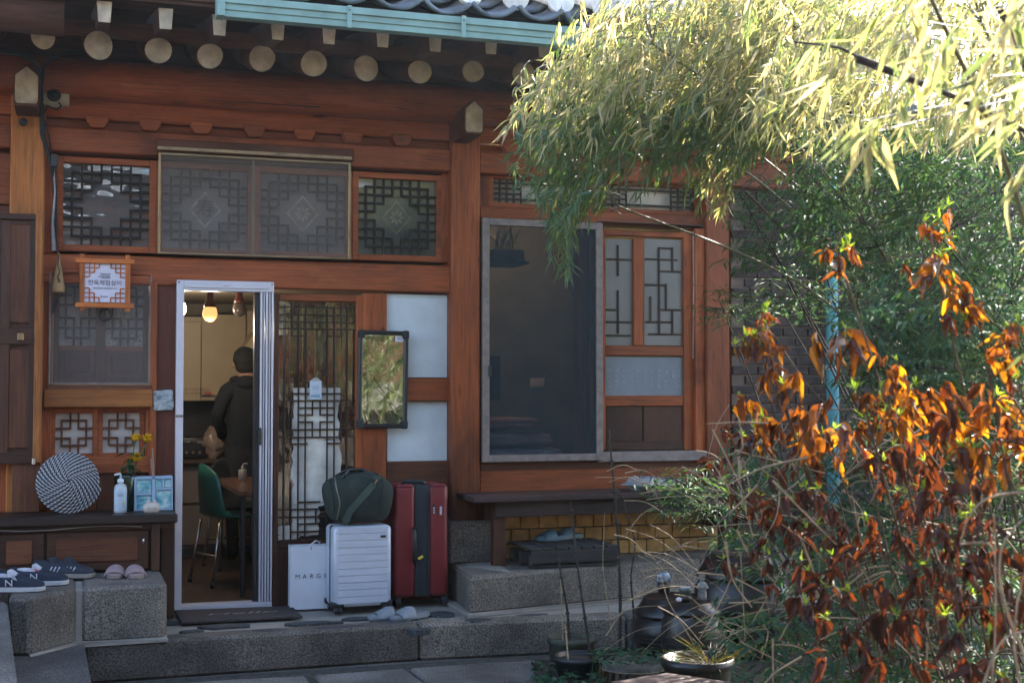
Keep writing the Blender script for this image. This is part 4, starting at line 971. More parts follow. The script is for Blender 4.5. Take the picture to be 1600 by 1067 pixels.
sneaker('navy sneaker with long white laces, nearest the edge of the step', 'sneakers on the left step', at(24, 924), R(-14), M_nav, M_lin, M_sw, 'N', M_lin, lace=M_lin)
sneaker('navy sneaker with grey side letter, second from the left end', 'sneakers on the left step', at(62, 914), R(-12), M_nav, M_lin, M_sw, 'N', M_lin, lace=None, red=M_coral)
sneaker('navy sneaker at the very left edge, partly out of view', 'sneakers on the left step', at(-14, 912), R(-14), M_nav, M_lin, M_sw, 'N', M_lin)
sneaker('black striped sneaker behind the navy pair', 'sneakers on the left step', at(88, 902), R(-30), M_blk, M_blk, M_gum, '3', M_lin, L=.25)
sneaker('black striped sneaker nearest the pink slides', 'sneakers on the left step', at(112, 902), R(-30), M_blk, M_blk, M_gum, '3', M_lin, L=.25)
# door mat
MT = thing('door_mat', 'worn dark brown door mat with a faded greeting before the kitchen door', 'mat', tuple(G(372, 962, 0)))
oo = G(372, 962, 0)
prism('mat', [(G(u, v, 0)-oo).xy for u, v in ((272, 957), (456, 950), (473, 966), (284, 976))][::-1], 'z', .014, plain('coir pile', (.05, .038, .034), .98, var=.4, vs=60, bumps=1., bs=180), MT, (0, 0, .002), .004)
text('greeting', 'Hello', .11, (.03, .0, .0172), Matrix.Rotation(R(0), 4, 'Z') @ Matrix.Shear('XZ', 4, (0, 0)) @ Matrix(((1, .35, 0, 0), (0, .75, 0, 0), (0, 0, 1, 0), (0, 0, 0, 1))), plain('faded print', (.24, .19, .17), .95), MT, ext=.0004, sx=1.7)
# ================================================================ THINGS ON THE SHELF AND WALL
rc = W(107, 757, -.3); RR = .172
rope = thing('rope_coaster', 'big round coil of black and white twisted rope leaning on the wall above the cabinet', 'rope mat', (rc.x, -.3, zs), rot=(R(-14), 0, 0))
m, t, N, L, B = newmat('two-tone rope'); tc = N.new('ShaderNodeTexCoord'); sx_ = N.new('ShaderNodeSeparateXYZ'); L.new(tc.outputs['Object'], sx_.inputs[0])
def mth(op, a, b=None, c_=None):
    n_ = N.new('ShaderNodeMath'); n_.operation = op
    for k, x in enumerate((a, b, c_)):
        if x is None: continue
        if isinstance(x, (int, float)): n_.inputs[k].default_value = x
        else: L.new(x, n_.inputs[k])
    return n_.outputs[0]
ang = mth('ARCTAN2', sx_.outputs[2], sx_.outputs[0]); rad = mth('SQRT', mth('ADD', mth('MULTIPLY', sx_.outputs[0], sx_.outputs[0]), mth('MULTIPLY', sx_.outputs[2], sx_.outputs[2])))
nn_ = mth('ADD', mth('FLOOR', mth('DIVIDE', rad, .0166)), 1.)
sv = mth('SINE', mth('ADD', mth('MULTIPLY', ang, mth('MULTIPLY', nn_, 4.)), mth('MULTIPLY', rad, 290.))); cc_ = ramp(N, L, mth('MULTIPLY_ADD', sv, .5, .5), [(.42, (.02, .022, .03)), (.56, (.40, .38, .38))]); L.new(cc_, B.inputs['Base Color']); B.inputs['Roughness'].default_value = .9
bump(N, L, sv, B, .5, .004)
bm = bmesh.new(); pts = []; turns = 10
for k in range(turns*36):
    a = k/36*2*math.pi; r_ = .006+(RR-.006)*k/(turns*36); pts.append((r_*math.cos(a)*1.0, -.075*math.cos(r_/RR*1.5)+.0, r_*math.sin(a)))
rings(bm, pts, .0094, 7); frombm('coil', bm, m, rope, (0, 0, RR+.002), True)
lathe('backing', [(.16, 0), (.165, .01), (.1, .02)], M_rub, rope, (0, .01, RR)).rotation_euler = (R(-90), 0, 0)
# soap bottle
c = W(188, 797, -.33); SB = thing('soap_dispenser', 'clear pump bottle with a pale blue label on the cabinet top', 'bottle', (c.x, -.33, zs))
M_lb = plain('pale blue label', (.42, .50, .56), .5); M_clr = plain('pale clear plastic', (.45, .48, .5), .15)
lathe('bottle', [(.031, 0), (.034, .004), (.034, .14), (.028, .155), (.013, .162), (.013, .17)], M_clr, SB); lathe('label', [(.0345, .012), (.0348, .014), (.0348, .128), (.0345, .13)], M_lb, SB)
lathe('pump_collar', [(.016, .168), (.017, .17), (.017, .185), (.006, .19)], M_pb, SB); tube('pump_nozzle', [(0, 0, .185), (0, 0, .212), (-.004, -.004, .216), (-.034, -.02, .212)], [.005, .005, .007, .005], M_pb, SB, 8)
strokes('small_print', 0, .10, .035, .006, M_ink, SB, -.0353, 5, 2); b2('label_sign', (.012, -.0365, .05), (.02, -.034, .062), MATS['yellow tag'], SB, 0)
# vase and flowers
c = W(196, 797, -.2); VS = thing('flower_vase', 'dark green glass vase holding yellow chrysanthemums and leaves', 'vase', (c.x, -.2, zs))
lathe('vase', [(.055, 0), (.062, .01), (.062, .19), (.055, .21), (.05, .21), (.05, .02), (.0, .02)][:6], plain('bottle green glass', (.006, .02, .012), .12), VS)
M_st = plain('flower stem', (.06, .10, .035), .6); M_pet = leafmat('yellow petals', [(.75, .45, .02), (.85, .6, .03), (.7, .38, .01)], .3, .6, .2, (1.2, 1, .4)); M_fl2 = leafmat('flower leaf green', [(.03, .07, .03), (.05, .1, .04)], .3)
def petal_head(name, c, r_, par, rnd):
    bm = bmesh.new()
    for k in range(90):
        ph = rnd.uniform(0, 6.28); th = math.acos(1-rnd.random()*1.35); d = Vector((math.sin(th)*math.cos(ph), math.sin(th)*math.sin(ph), math.cos(th)*.75)); l_ = r_*rnd.uniform(.8, 1.1)
        s_ = d.cross(Vector((0, 0, 1)));
        if s_.length < .1: s_ = Vector((1, 0, 0))
        s_ = s_.normalized()*.005; u_ = s_.cross(d).normalized()*.004
        a_, b_, c_, d_ = bm.verts.new(d*r_*.3-s_*.5), bm.verts.new(d*l_*.8-s_), bm.verts.new(d*l_+u_), bm.verts.new(d*l_*.8+s_); e_ = bm.verts.new(d*r_*.3+s_*.5)
        bm.faces.new((a_, b_, c_, d_, e_))
    me = bpy.data.meshes.new(name); bm.to_mesh(me); bm.free(); o = link(name, me, M_pet, par, c); blob('flower_core', c, (r_*.55, r_*.55, r_*.4), M_pet, par, 2); return o
rf = random.Random(2); v0 = Vector((c.x, -.2, zs))
for (u, v, r_) in ((212, 685, .040), (230, 686, .044), (214, 716, .048)):
    h = W(u, v, -.24)-v0; h.y = -.04
    tube('stem', [(0, 0, .05), (h.x*.2, 0, .2), (h.x*.7, h.y*.5, h.z*.75), h], .004, M_st, VS, 6); petal_head('blossom', h, r_, VS, rf)
def leafshape(name, L_, w_, mat, curl=.2, fold=.25, n=6):
    me = bpy.data.meshes.new(name); vs = []; fs = []
    for i in range(n+1):
        t_ = i/n; ww = w_*math.sin(math.pi*min(1, t_**.8*.97+.03))*(1-.15*t_); z = -curl*L_*t_*t_
        vs += [(t_*L_, -ww/2, z+fold*ww/2), (t_*L_, 0, z), (t_*L_, ww/2, z+fold*ww/2)]
    for i in range(n):
        a_ = i*3; fs += [(a_, a_+3, a_+4, a_+1), (a_+1, a_+4, a_+5, a_+2)]
    me.from_pydata(vs, [], fs); me.materials.append(mat); me.polygons.foreach_set('use_smooth', [True]*len(fs)); return me
lmv = leafshape('leaf', .07, .035, M_fl2)
for k in range(16):
    o = link('leaf', lmv, None, VS, (rf.uniform(-.02, .07), rf.uniform(-.06, .0), rf.uniform(.2, .33)-zs*0)); o.rotation_euler = (rf.uniform(-.4, .4), rf.uniform(-.4, .6), rf.uniform(-3.4, .4)); 
for (du, dvv) in ((238, 700), (236, 716)):
    h = W(du, dvv, -.2)-v0; tube('stem', [(.05, 0, .0+.1), (h.x+.012, 0, .18), (h.x, 0, h.z)], .004, M_gum, VS, 6)
# mosaic frame
c = W(240, 797, -.27); FR = thing('mosaic_frame', 'light blue wooden frame with five shimmering mosaic panes, propped beside the soap', 'frame', (c.x, -.27, zs), rot=(R(-12), 0, R(2)))
M_blu = plain('powder blue paint', (.26, .36, .46), .6); fw, fh = .215, .195
prism('backboard', [(-fw/2, 0), (fw/2, 0), (fw/2-.004, fh+.006), (-fw/2+.004, fh)], 'y', .012, M_blu, FR, (0, .0, 0), .002)
m, t, N, L, B = newmat('iridescent mosaic'); vo = N.new('ShaderNodeTexVoronoi'); vo.inputs['Scale'].default_value = 90; L.new(objcoord(N, L), vo.inputs['Vector'])
L.new(ramp(N, L, noise(N, L, objcoord(N, L), 18, 3), [(.35, (.04, .20, .26)), (.5, (.2, .42, .42)), (.65, (.5, .55, .5))]), B.inputs['Base Color']); B.inputs['Roughness'].default_value = .25; bump(N, L, vo.outputs['Distance'], B, .5, .01)
for (x0, z0, x1, z1) in ((-.092, .105, -.012, .175), (.012, .13, .047, .175), (.06, .13, .095, .175), (-.092, .012, -.012, .085), (.012, .012, .095, .112)): b2('mosaic_pane', (x0, -.004, z0), (x1, .001, z1), m, FR, .001)
for (x0, z0, x1, z1) in ((-.106, 0, -.094, .195), (-.01, .0, .01, .195), (.097, 0, .106, .198), (-.094, .178, .097, .197), (-.094, 0, .097, .01), (-.094, .088, -.01, .102), (.01, .115, .097, .127), (.049, .127, .058, .178)): b2('moulding', (x0, -.012, z0), (x1, .0, z1), M_blu, FR, .002)
c = W(237, 797, -.38); FG = thing('figurine', 'small round cream figurine with closed eyes at the foot of the blue frame', 'figurine', (c.x, -.38, zs))
M_cer = plain('cream ceramic', (.50, .42, .36), .4); blob('body', (0, 0, .026), (.047, .035, .034), M_cer, FG, 3, pw=2.6); blob('ear', (-.02, 0, .06), (.01, .01, .012), M_cer, FG, 2); blob('ear', (.015, 0, .061), (.01, .01, .012), M_cer, FG, 2)
for x in (-.018, .018): tube('closed_eye', [(x-.006, -.036, .028), (x, -.0365, .025), (x+.006, -.036, .028)], .0012, M_ink, FG, 5)
blob('nose', (0, -.036, .024), (.003, .002, .002), M_ink, FG, 1)
# hanging sign
q = W(164, 442, -.13); S1 = thing('hanging_sign', 'square orange wooden sign with white board and black brush lettering above the left window', 'sign', (q.x, -.13, q.z))
pm = 8.0/2083; s_ = W(210, 440, -.13).x-W(118, 440, -.13).x; hs = W(164, 398, -.13).z-W(164, 487, -.13).z
M_or = wood('orange sign wood', (.50, .14, .03), 'x', wear=.1); M_orz = wood('orange sign wood upright', (.50, .14, .03), 'z', wear=.1); M_wb = plain('lilac white print board', (.62, .58, .66), .5, var=.05)
A = s_/2; Bz = hs/2
for z in (Bz-.04, -Bz+.034): b2('rail', (-A, -.02, z-.014), (A, .0, z+.014), M_or, S1, .003)
for x in (-A+.036, A-.036): b2('stile', (x-.014, -.012, -Bz), (x+.014, .006, Bz), M_orz, S1, .003)
bx, bz = A-.05, Bz-.052
b2('board', (-bx, .0, -bz), (bx, .004, bz), M_wb, S1, 0)
for sx2 in (-1, 1):
    for sz2 in (-1, 1):
        cs = .0265; M_s2 = M_or
        for k, n_ in ((1, 3), (2, 2), (3, 1)):
            b2('corner_lattice', (sx2*(bx-.002), -.004, sz2*(bz-k*cs)-.0035), (sx2*(bx-n_*cs), .0, sz2*(bz-k*cs)+.0035), M_s2, S1, 0)
            b2('corner_lattice', (sx2*(bx-k*cs)-.0035, -.005, sz2*(bz-.002)), (sx2*(bx-k*cs)+.0035, -.001, sz2*(bz-n_*cs)), M_s2, S1, 0)
text('brush_lettering', '한옥체험살이', .034, (0, -.0012, -.002), None, M_ink, S1); text('lettering', 'HANOK HOMESTAY', .0125, (.0, -.0012, -.032), None, M_ink, S1, sx=1.15)
for k in range(4): tube('roof_drawing', [(-.02+k*.012, -.0015, .032), (-.014+k*.012, -.0015, .048), (-.008+k*.012, -.0015, .03), (-.014+k*.012, -.0015, .024), (-.02+k*.012, -.0015, .032)], .0014, M_ink, S1, 5)
tube('roof_drawing', [(-.026, -.0015, .056), (-.02, -.0015, .050), (.03, -.0015, .052)], .0015, M_ink, S1, 5); tube('roof_drawing', [(-.034, -.0015, .03), (-.028, -.0015, .04), (-.02, -.0015, .038)], .0015, M_ink, S1, 5)
prism('emblem', [(-.022, -.086), (-.015, -.086), (-.0145, -.078), (-.0185, -.070), (-.0225, -.078)], 'y', .001, M_gold, S1, (0, -.0012, 0)); text('small_lettering', '종로구', .011, (.004, -.0012, -.081), None, M_ink, S1)
lp = W(164, 492, -.1); lo_ = [lp+Vector((.034*math.cos(t_), 0, .034*math.sin(t_))) for t_ in np.linspace(0, 6.28, 24)]
tag(tube('wire_loop', lo_, .006, M_rub, None, 6), 'black rubber ring hanging just under the orange sign', 'ring')
# pouch
q = W(92, 395, -.12); PO = thing('cloth_pouch', 'little tan cloth pouch tied with string hanging left of the orange sign', 'pouch', (q.x, -.12, q.z))
hp = q.z-W(92, 457, -.12).z; lathe('pouch', [(.004, 0), (.012, -hp*.3), (.02, -hp*.45), (.034, -hp*.85), (.036, -hp*.97), (.03, -hp)][::-1], plain('tan linen', (.35, .22, .1), .9, bumps=.6, bs=150), PO)
tube('string', [(0, 0, 0), (-.004, -.01, -hp*.3), (.006, -.02, -hp*.5), (-.006, -.036, -hp*.62), (.006, -.038, -hp*.75)], .004, M_black, PO, 6); tube('string', [(0, 0, .06), (0, 0, -.02)], .003, M_black, PO, 5)
q = W(86, 478, -.085); tag(prism('dry_leaf', [(-.02, -.05), (-.004, -.03), (.018, .04), (.012, .05), (-.008, .02)], 'y', .003, M_rub, None, (q.x, -.085, q.z)), 'dark narrow dried leaf stuck to the left window screen', 'leaf')
q = W(255, 625, -.06); PK = thing('plastic_packet', 'crinkled clear packet with pale blue print stuck to the red post beside the door', 'packet', (q.x, -.06, q.z), rot=(0, R(-3), 0)); 
m, t, N, L, B = newmat('crinkled film'); L.new(ramp(N, L, noise(N, L, objcoord(N, L), 25, 4, .6, 1.), [(.35, (.25, .18, .18)), (.5, (.45, .5, .5)), (.65, (.62, .62, .6))]), B.inputs['Base Color']); B.inputs['Roughness'].default_value = .2; bump(N, L, noise(N, L, objcoord(N, L), 40, 3, .7, 2.), B, .9, .02)
prism('sleeve', [(-.058, -.058), (.05, -.06), (.06, -.04), (.056, .056), (.04, .06), (-.054, .056)], 'y', .012, m, PK, (0, -.012, 0), .003)
plain('teal print', (.08, .28, .34), .6); strokes('small_print', -.005, .018, .06, .009, MATS['teal print'], PK, -.0128, 6, 3)
# mirror
mx0, mz1_ = W(560, 516, -.09).x, W(560, 516, -.09).z; mx1, mz0_ = W(638, 516, -.09).x, W(600, 669, -.09).z
MR = thing('wall_mirror', 'upright wall mirror in a chunky black frame beside the white panels, reflecting the garden', 'mirror', ((mx0+mx1)/2, -.06, (mz0_+mz1_)/2), rot=(R(0), R(.8), 0))
mw, mh = (mx1-mx0)/2, (mz1_-mz0_)/2; fwd = .027
m, t, N, L, B = newmat('mirror glass'); B.inputs['Metallic'].default_value = 1; B.inputs['Base Color'].default_value = (.34, .40, .39, 1); B.inputs['Roughness'].default_value = .02
b2('glass', (-mw+fwd, -.012, -mh+fwd), (mw-fwd, -.008, mh-fwd), m, MR, 0); b2('backing', (-mw+.01, -.008, -mh+.01), (mw-.01, .012, mh-.01), M_black, MR)
for s in (-1, 1):
    b2('frame_side', (s*mw, -.03, -mh+.02), (s*(mw-fwd), -.002, mh-.02), M_black, MR, .008); b2('frame_rail', (-mw+.02, -.031, s*mh), (mw-.02, -.001, s*(mh-fwd)), M_black, MR, .008)
    for s2 in (-1, 1): rbox('corner_cap', (s*(mw-.017), -.018, s2*(mh-.022)), (.042, .036, .052), M_rub, MR, .01, 2)
b2('paper_label', (mw-.082, -.0145, mh-.066), (mw-.03, -.012, mh-.03), M_wb, MR, 0); strokes('small_print', mw-.056, mh-.045, .03, .007, M_ink, MR, -.0150, 7, 2)
tube('hanging_wire', [(-.01, .0, mh-.005), (-.005, -.003, mh+.022), (.002, -.003, mh+.022), (.006, .0, mh-.005)], .0025, M_rub, MR, 5)
# card on the door glass
q = W(493, 608, -.03); CD = thing('hanging_card', 'small white card in a sleeve hanging on the lattice of the glazed door', 'card', (q.x, -.03, q.z)); b2('sleeve', (-.036, -.006, -.062), (.036, -.002, .05), plain('clear sleeve card', (.50, .56, .62), .3), CD, .001)
prism('hook', [(-.034, .05), (.034, .05), (.014, .066), (.0, .072), (-.014, .066)], 'y', .006, M_paper, CD, (0, -.006, 0)); strokes('small_print', 0, .01, .04, .006, MATS['teal print'], CD, -.0066, 8, 3)
for k in range(9): b2('barcode', (-.028+k*.0062, -.0072, -.05), (-.025+k*.0062, -.006, -.034+(k % 3)*.003), MATS['teal print'], CD, 0)
# security camera and cables
q = W(86, 151, -.16); SCM = thing('security_camera', 'small dome security camera on a cream box under the eaves beside the left pillar', 'camera', (q.x, -.16, q.z))
hw = .075; rbox('junction_box', (0, 0, 0), (.155, .05, .105), plain('aged cream plastic', (.42, .36, .27), .6), SCM, .01, 2); lathe('camera_ring', [(.036, 0), (.038, .01), (.03, .026), (.02, .03)], M_rub, SCM, (-.005, -.024, .0)).rotation_euler = (R(90), 0, 0)
blob('lens', (-.005, -.05, 0), (.02, .016, .02), plain('lens glass', (.02, .03, .035), .08), SCM, 3); b2('bracket', (-.03, -.03, -.062), (.045, .02, -.05), MATS['aged cream plastic'], SCM)
def cable(pts, r_): return [W(u, v, y) for u, v, y in pts]
CBL = thing('cable_bundle', 'black electric cables running down from the eaves beside the left pillar', 'cable', tuple(W(66, 200, -.14)))
c0 = CBL.location
for k, pts in enumerate(([(-20, 76, -.4), (20, 80, -.4), (45, 88, -.38), (60, 104, -.3), (64, 130, -.2), (66, 170, -.16), (68, 215, -.14), (76, 245, -.12), (84, 262, -.1), (86, 300, -.08), (86, 395, -.07)], [(130, 82, -.3), (100, 84, -.3), (80, 92, -.3), (68, 108, -.28), (65, 140, -.2), (67, 190, -.15), (70, 225, -.13), (78, 250, -.12), (85, 290, -.08)], [(92, 160, -.2), (96, 166, -.2), (88, 172, -.18), (74, 166, -.16), (68, 180, -.15), (76, 215, -.13), (82, 246, -.12)], [(-20, 78, -.42), (30, 86, -.4), (56, 100, -.34), (62, 150, -.16), (65, 210, -.14), (80, 255, -.1)])):
    tube('cable', [p-c0 for p in cable(pts, 0)], (.011, .009, .005, .010)[k], M_rub, CBL, 7)
b2('cable_tape', W(80, 240, -.14)-c0, W(90, 262, -.11)-c0, M_black, CBL, .004)
ph_ = random.Random(4); tube('torn_film', [W(84, 262, -.1)-c0, W(86, 300, -.09)-c0, W(82, 350, -.09)-c0, W(84, 392, -.09)-c0], [.010, .006, .008, .014], MATS['cloudy plastic'], CBL, 5, False)
tube('cable', [W(128, 142, -.1)-c0, W(300, 155, -.2)-c0, W(500, 168, -.22)-c0], .003, M_rub, CBL, 5).hide_render = False
# ================================================================ KITCHEN
M_cab = plain('cream cabinet door', (.36, .29, .19), .5, var=.05); M_cabd = plain('taupe cabinet door', (.16, .13, .11), .5)
KU = thing('wall_cupboard', 'cream kitchen wall cupboards seen through the open doorway', 'cupboard', (1, 2.6, 1.2)); k0 = Vector((1, 2.6, 1.2))
b2('carcass', Vector((-.2, 2.62, 1.2))-k0, Vector((2.15, 2.94, 1.86))-k0, M_cab, KU)
for (u0, u1, v0, v1, y) in ((225, 313, 502, 626, 2.59), (315, 383, 491, 618, 2.61), (386, 430, 486, 600, 2.61)):
    a, b = W(u0, v0, y), W(u1, v1, y); b2('door', Vector((a.x, y-.02, b.z))-k0, Vector((b.x, y, a.z))-k0, M_cab, KU, .003)
q = W(297, 611, 2.56); strokes('notice_print', q.x-1, q.z-1.2, .3, .025, MATS['faded print'], KU, 2.565-2.6, 9, 2); b2('sticker', W(318, 616, 2.58)-k0+Vector((0, 0, 0)), W(330, 612, 2.575)-k0+Vector((0, -.004, 0)), plain('red sticker', (.5, .08, .04), .5), KU, 0)
HD = tag(prism('range_hood', [(W(380, 560, 2.3).x, W(380, 545, 2.3).z), (W(398, 520, 2.3).x, W(398, 517, 2.3).z), (W(425, 520, 2.3).x, W(398, 517, 2.3).z), (W(425, 520, 2.3).x, W(398, 552, 2.3).z), (W(392, 552, 2.3).x, W(392, 552, 2.3).z)], 'y', .35, M_cab, None, (0, 2.25, 0)), 'pale slanted cooker hood above the man at the counter', 'cooker hood')
KB = thing('kitchen_counter', 'dark kitchen counter with drawers along the back wall of the kitchen', 'counter', (1, 2.5, 0)); k1 = Vector((1, 2.5, 0))
b2('worktop', Vector((-.2, 2.33, .72))-k1, Vector((2.15, 2.94, .755))-k1, wood('kitchen worktop', (.12, .07, .045), 'x'), KB); b2('carcass', Vector((-.2, 2.42, .0))-k1, Vector((2.15, 2.94, .72))-k1, M_cabd, KB); b2('plinth', Vector((-.2, 2.4, 0))-k1, Vector((2.15, 2.42, .08))-k1, M_black, KB)
for k in range(5):
    x = -.1+k*.45; b2('drawer_front', Vector((x, 2.395, .42))-k1, Vector((x+.44, 2.42, .70))-k1, M_cabd, KB); b2('drawer_front', Vector((x, 2.395, .1))-k1, Vector((x+.44, 2.42, .40))-k1, M_cabd, KB)
b2('splashback', Vector((-.2, 2.9, .755))-k1, Vector((2.15, 2.945, 1.2))-k1, M_black, KB, 0)
def onc(u, y): return W(u, 700, y).x
AP = thing('toaster_oven', 'black countertop oven standing at the left end of the counter', 'oven', (onc(303, 2.45), 2.5, .755)); rbox('body', (0, 0, .085), (.21, .2, .165), M_black, AP, .012, 2); b2('display', (.02, -.105, .12), (.08, -.1, .14), M_alu2, AP)
tube('door_handle', [(-.09, -.12, .13), (0, -.12, .13)], .006, M_steel, AP, 6)
for k in range(3): tube('knob', [(-.06+k*.05, -.1, .05), (-.06+k*.05, -.115, .05)], .012, M_alu2, AP, 10)
BGk = tag(blob('plastic_sack', (onc(334, 2.4), 2.44, .755+.115), (.10, .08, .12), plain('thin pinkish plastic', (.32, .25, .21), .2, var=.3, bumps=.7, bs=22), None, 4, .22, seed=2), 'half-full pale plastic sack on the counter left of the man', 'plastic bag')
BW2 = tag(lathe('food_bowl', [(.05, 0), (.11, .05), (.12, .055), (.11, .045), (.04, .01)], plain('red rim bowl', (.18, .05, .035), .4), None, (onc(290, 2.6), 2.72, .755+.0)), 'shallow reddish bowl behind the black oven', 'bowl')
# pendant bulbs
M_sock = plain('dark red socket', (.10, .018, .014), .4)
def bulb(label, u, v, Y, on, col):
    p = W(u, v, Y); S = thing('pendant_bulb', label, 'lamp', tuple(p), 0, 'pendant bulbs in the kitchen')
    tube('cord', [(0, 0, .15), (0, 0, max(.16, 1.98-p.z))], .004, M_rub, S, 6)
    lathe('socket', [(.040, .045), (.034, .07), (.024, .085), (.021, .15)], M_sock, S); m_ = emit('lit bulb', col, on) if on else plain('unlit bulb', (.10, .08, .07), .15)
    lathe('bulb', [(.006, -.048), (.026, -.042), (.042, -.022), (.048, .0), (.046, .02), (.038, .045)], m_, S)
    if on:
        l = bpy.data.lights.new('bulb_light', 'POINT'); l.energy = {6: 3.6, .28: .8}.get(on, 2); l.color = (1, .84, .64); l.shadow_soft_size = .05
        o = bpy.data.objects.new('bulb_light', l); COL.objects.link(o); o.parent = S; o.location = (0, -.0, -.10)
bulb('bright lit pendant bulb at the left edge of the doorway', 280, 484, 1.25, 6, (1, .72, .45)); bulb('dim amber pendant bulb in the middle of the doorway', 328, 491, .75, .28, (1, .42, .14)); bulb('unlit pendant bulb nearest the man', 374, 484, 1.1, 0, None)
# dining table and chairs
zt4 = .655
pA, pB = G(336, 746, zt4), G(374, 768, zt4)
TB = thing('dining_table', 'brown kitchen table with black metal legs, corner in the doorway', 'table', (pB.x+.4, (pA.y+pB.y)/2, 0)); tb = Vector(TB.location)
prism('top', [(pB.x+.03-tb.x, pB.y-tb.y), (pB.x+.95-tb.x, pB.y+.02-tb.y), (pA.x+1.0-tb.x, pA.y-tb.y), (pA.x-tb.x, pA.y-tb.y), (pB.x-tb.x, pB.y+.03-tb.y)], 'z', .03, wood('varnished table top', (.16, .08, .045), 'y', rough=.18), TB, (0, 0, zt4-.03), .003)
lx = W(379, 850, pB.y+.06).x
for (x, y) in ((lx, pB.y+.06), (lx+.8, pB.y+.06), (lx, pA.y-.06), (lx+.8, pA.y-.06)): b2('leg', Vector((x-.015, y-.015, 0))-tb, Vector((x+.015, y+.015, zt4-.032))-tb, M_black, TB)
GL = thing('glass_jar', 'small clear glass jar on the kitchen table', 'jar', tuple(G(379, 751, zt4))); lathe('jar', [(.026, 0), (.03, .004), (.03, .075), (.026, .08)], plain('pale glass', (.35, .35, .33), .06, spec=.9), GL); lathe('lid', [(.01, .08), (.012, .082), (.011, .1), (.005, .104)], MATS['pale glass'], GL); tube('spout', [(0, 0, .10), (.004, 0, .118), (.03, 0, .12), (.034, 0, .11)], .005, MATS['pale glass'], GL, 6)
def chair(name, label, c, rz, mat, chrome):
    S = thing(name, label, 'chair', c, rz, 'chairs at the kitchen table'); n = 8
    bm = bmesh.new(); rows = []
    prof = [(-.21, .80), (-.205, .70), (-.19, .58), (-.175, .49), (-.13, .44), (-.02, .425), (.12, .43), (.2, .42)]
    for i, (x, z) in enumerate(prof):
        ww = .15+.05*min(i, 3)/3; ww = [.13, .17, .19, .2, .205, .21, .205, .19][i]
        rows.append([bm.verts.new((x+(.05*(t_*t_) if i < 4 else 0), t_*ww, z+(.02*t_*t_ if i >= 4 else -(.06 if i == 0 else 0)*t_*t_))) for t_ in np.linspace(-1, 1, n)])
    for a, b in zip(rows, rows[1:]):
        for k in range(n-1): bm.faces.new((a[k], a[k+1], b[k+1], b[k]))
    bmesh.ops.recalc_face_normals(bm, faces=bm.faces); bmesh.ops.solidify(bm, geom=list(bm.faces), thickness=.012)
    frombm('seat_shell', bm, mat, S, (0, 0, 0), True)
    for y in (-.18, .18):
        for x0, x1 in ((-.14, -.2), (.14, .18)): lg = tube('leg', [(x0, y*.85, .42), (x1, y, .03)], .011, M_steel if chrome else M_black, S, 8); tube('foot_cap', [(x1, y, .04), (x1*1.02, y*1.01, .0)], .014, M_rub, S, 8)
    tube('back_brace', [(-.175, -.16, .2), (-.175, .16, .2)], .009, M_steel, S, 8)
    return S
M_grn = plain('dark teal plastic', (.008, .12, .09), .3)
cg = G(330, 915, 0); chair('teal_chair', 'dark green moulded chair with chrome legs just inside the doorway', (cg.x+.13, cg.y+.12, 0), R(18), M_grn, True)
cg2 = W(352, 760, 1.6); chair('black_chair', 'black moulded chair on the far side of the table', (cg2.x+.1, 1.75, 0), R(-80), plain('black moulded plastic', (.012, .015, .018), .35), True)
# ================================================================ PERSON at the counter
def skin(name, verts, edges, rad, mat, parent, loc, sub=2, root=0):
    me = bpy.data.meshes.new(name); me.from_pydata(verts, edges, []); o = bpy.data.objects.new(name, me); COL.objects.link(o)
    md = o.modifiers.new('s', 'SKIN'); md.use_smooth_shade = True
    for i, r_ in enumerate(rad): me.skin_vertices[0].data[i].radius = (r_ if isinstance(r_, tuple) else (r_, r_)); me.skin_vertices[0].data[i].use_root = (i == root)
    o.modifiers.new('u', 'SUBSURF').levels = sub; o.modifiers['u'].render_levels = sub
    dg = bpy.context.evaluated_depsgraph_get(); nm = bpy.data.meshes.new_from_object(o.evaluated_get(dg)); bpy.data.objects.remove(o)
    nm.name = name; nm.materials.clear()
    return link(name, nm, mat, parent, loc, True)
px_ = W(386, 650, 2.0).x
PE = thing('person', 'person in a dark navy hooded top, back turned, head bent over the kitchen counter', 'person', (px_, 2.0, 0))
V = [(0, 0, .87), (0, -.02, 1.0), (0, -.02, 1.14), (0, .0, 1.27), (0, .02, 1.345), (-.005, .05, 1.41), (-.01, .075, 1.485), (-.01, .085, 1.535),
     (-.09, 0, 1.30), (-.165, -.0, 1.275), (-.215, -.01, 1.08), (-.165, .18, .95), (-.12, .27, .93),
     (.09, 0, 1.30), (.165, 0, 1.275), (.215, -.01, 1.08), (.165, .18, .95), (.12, .27, .93),
     (-.09, 0, .80), (-.10, .01, .48), (-.10, -.02, .09), (-.10, .10, .04), (.09, 0, .80), (.10, .01, .48), (.10, -.02, .09), (.10, .10, .04)]
E = [(0, 1), (1, 2), (2, 3), (3, 4), (4, 5), (5, 6), (6, 7), (3, 8), (8, 9), (9, 10), (10, 11), (11, 12), (3, 13), (13, 14), (14, 15), (15, 16), (16, 17), (0, 18), (18, 19), (19, 20), (20, 21), (0, 22), (22, 23), (23, 24), (24, 25)]
Rr = [(.155, .12), (.15, .115), (.165, .12), (.165, .115), .065, .058, (.080, .095), (.074, .085), .085, .07, .055, .042, .035, .085, .07, .055, .042, .035, .095, .068, .045, .04, .095, .068, .045, .04]
base_fingers = []
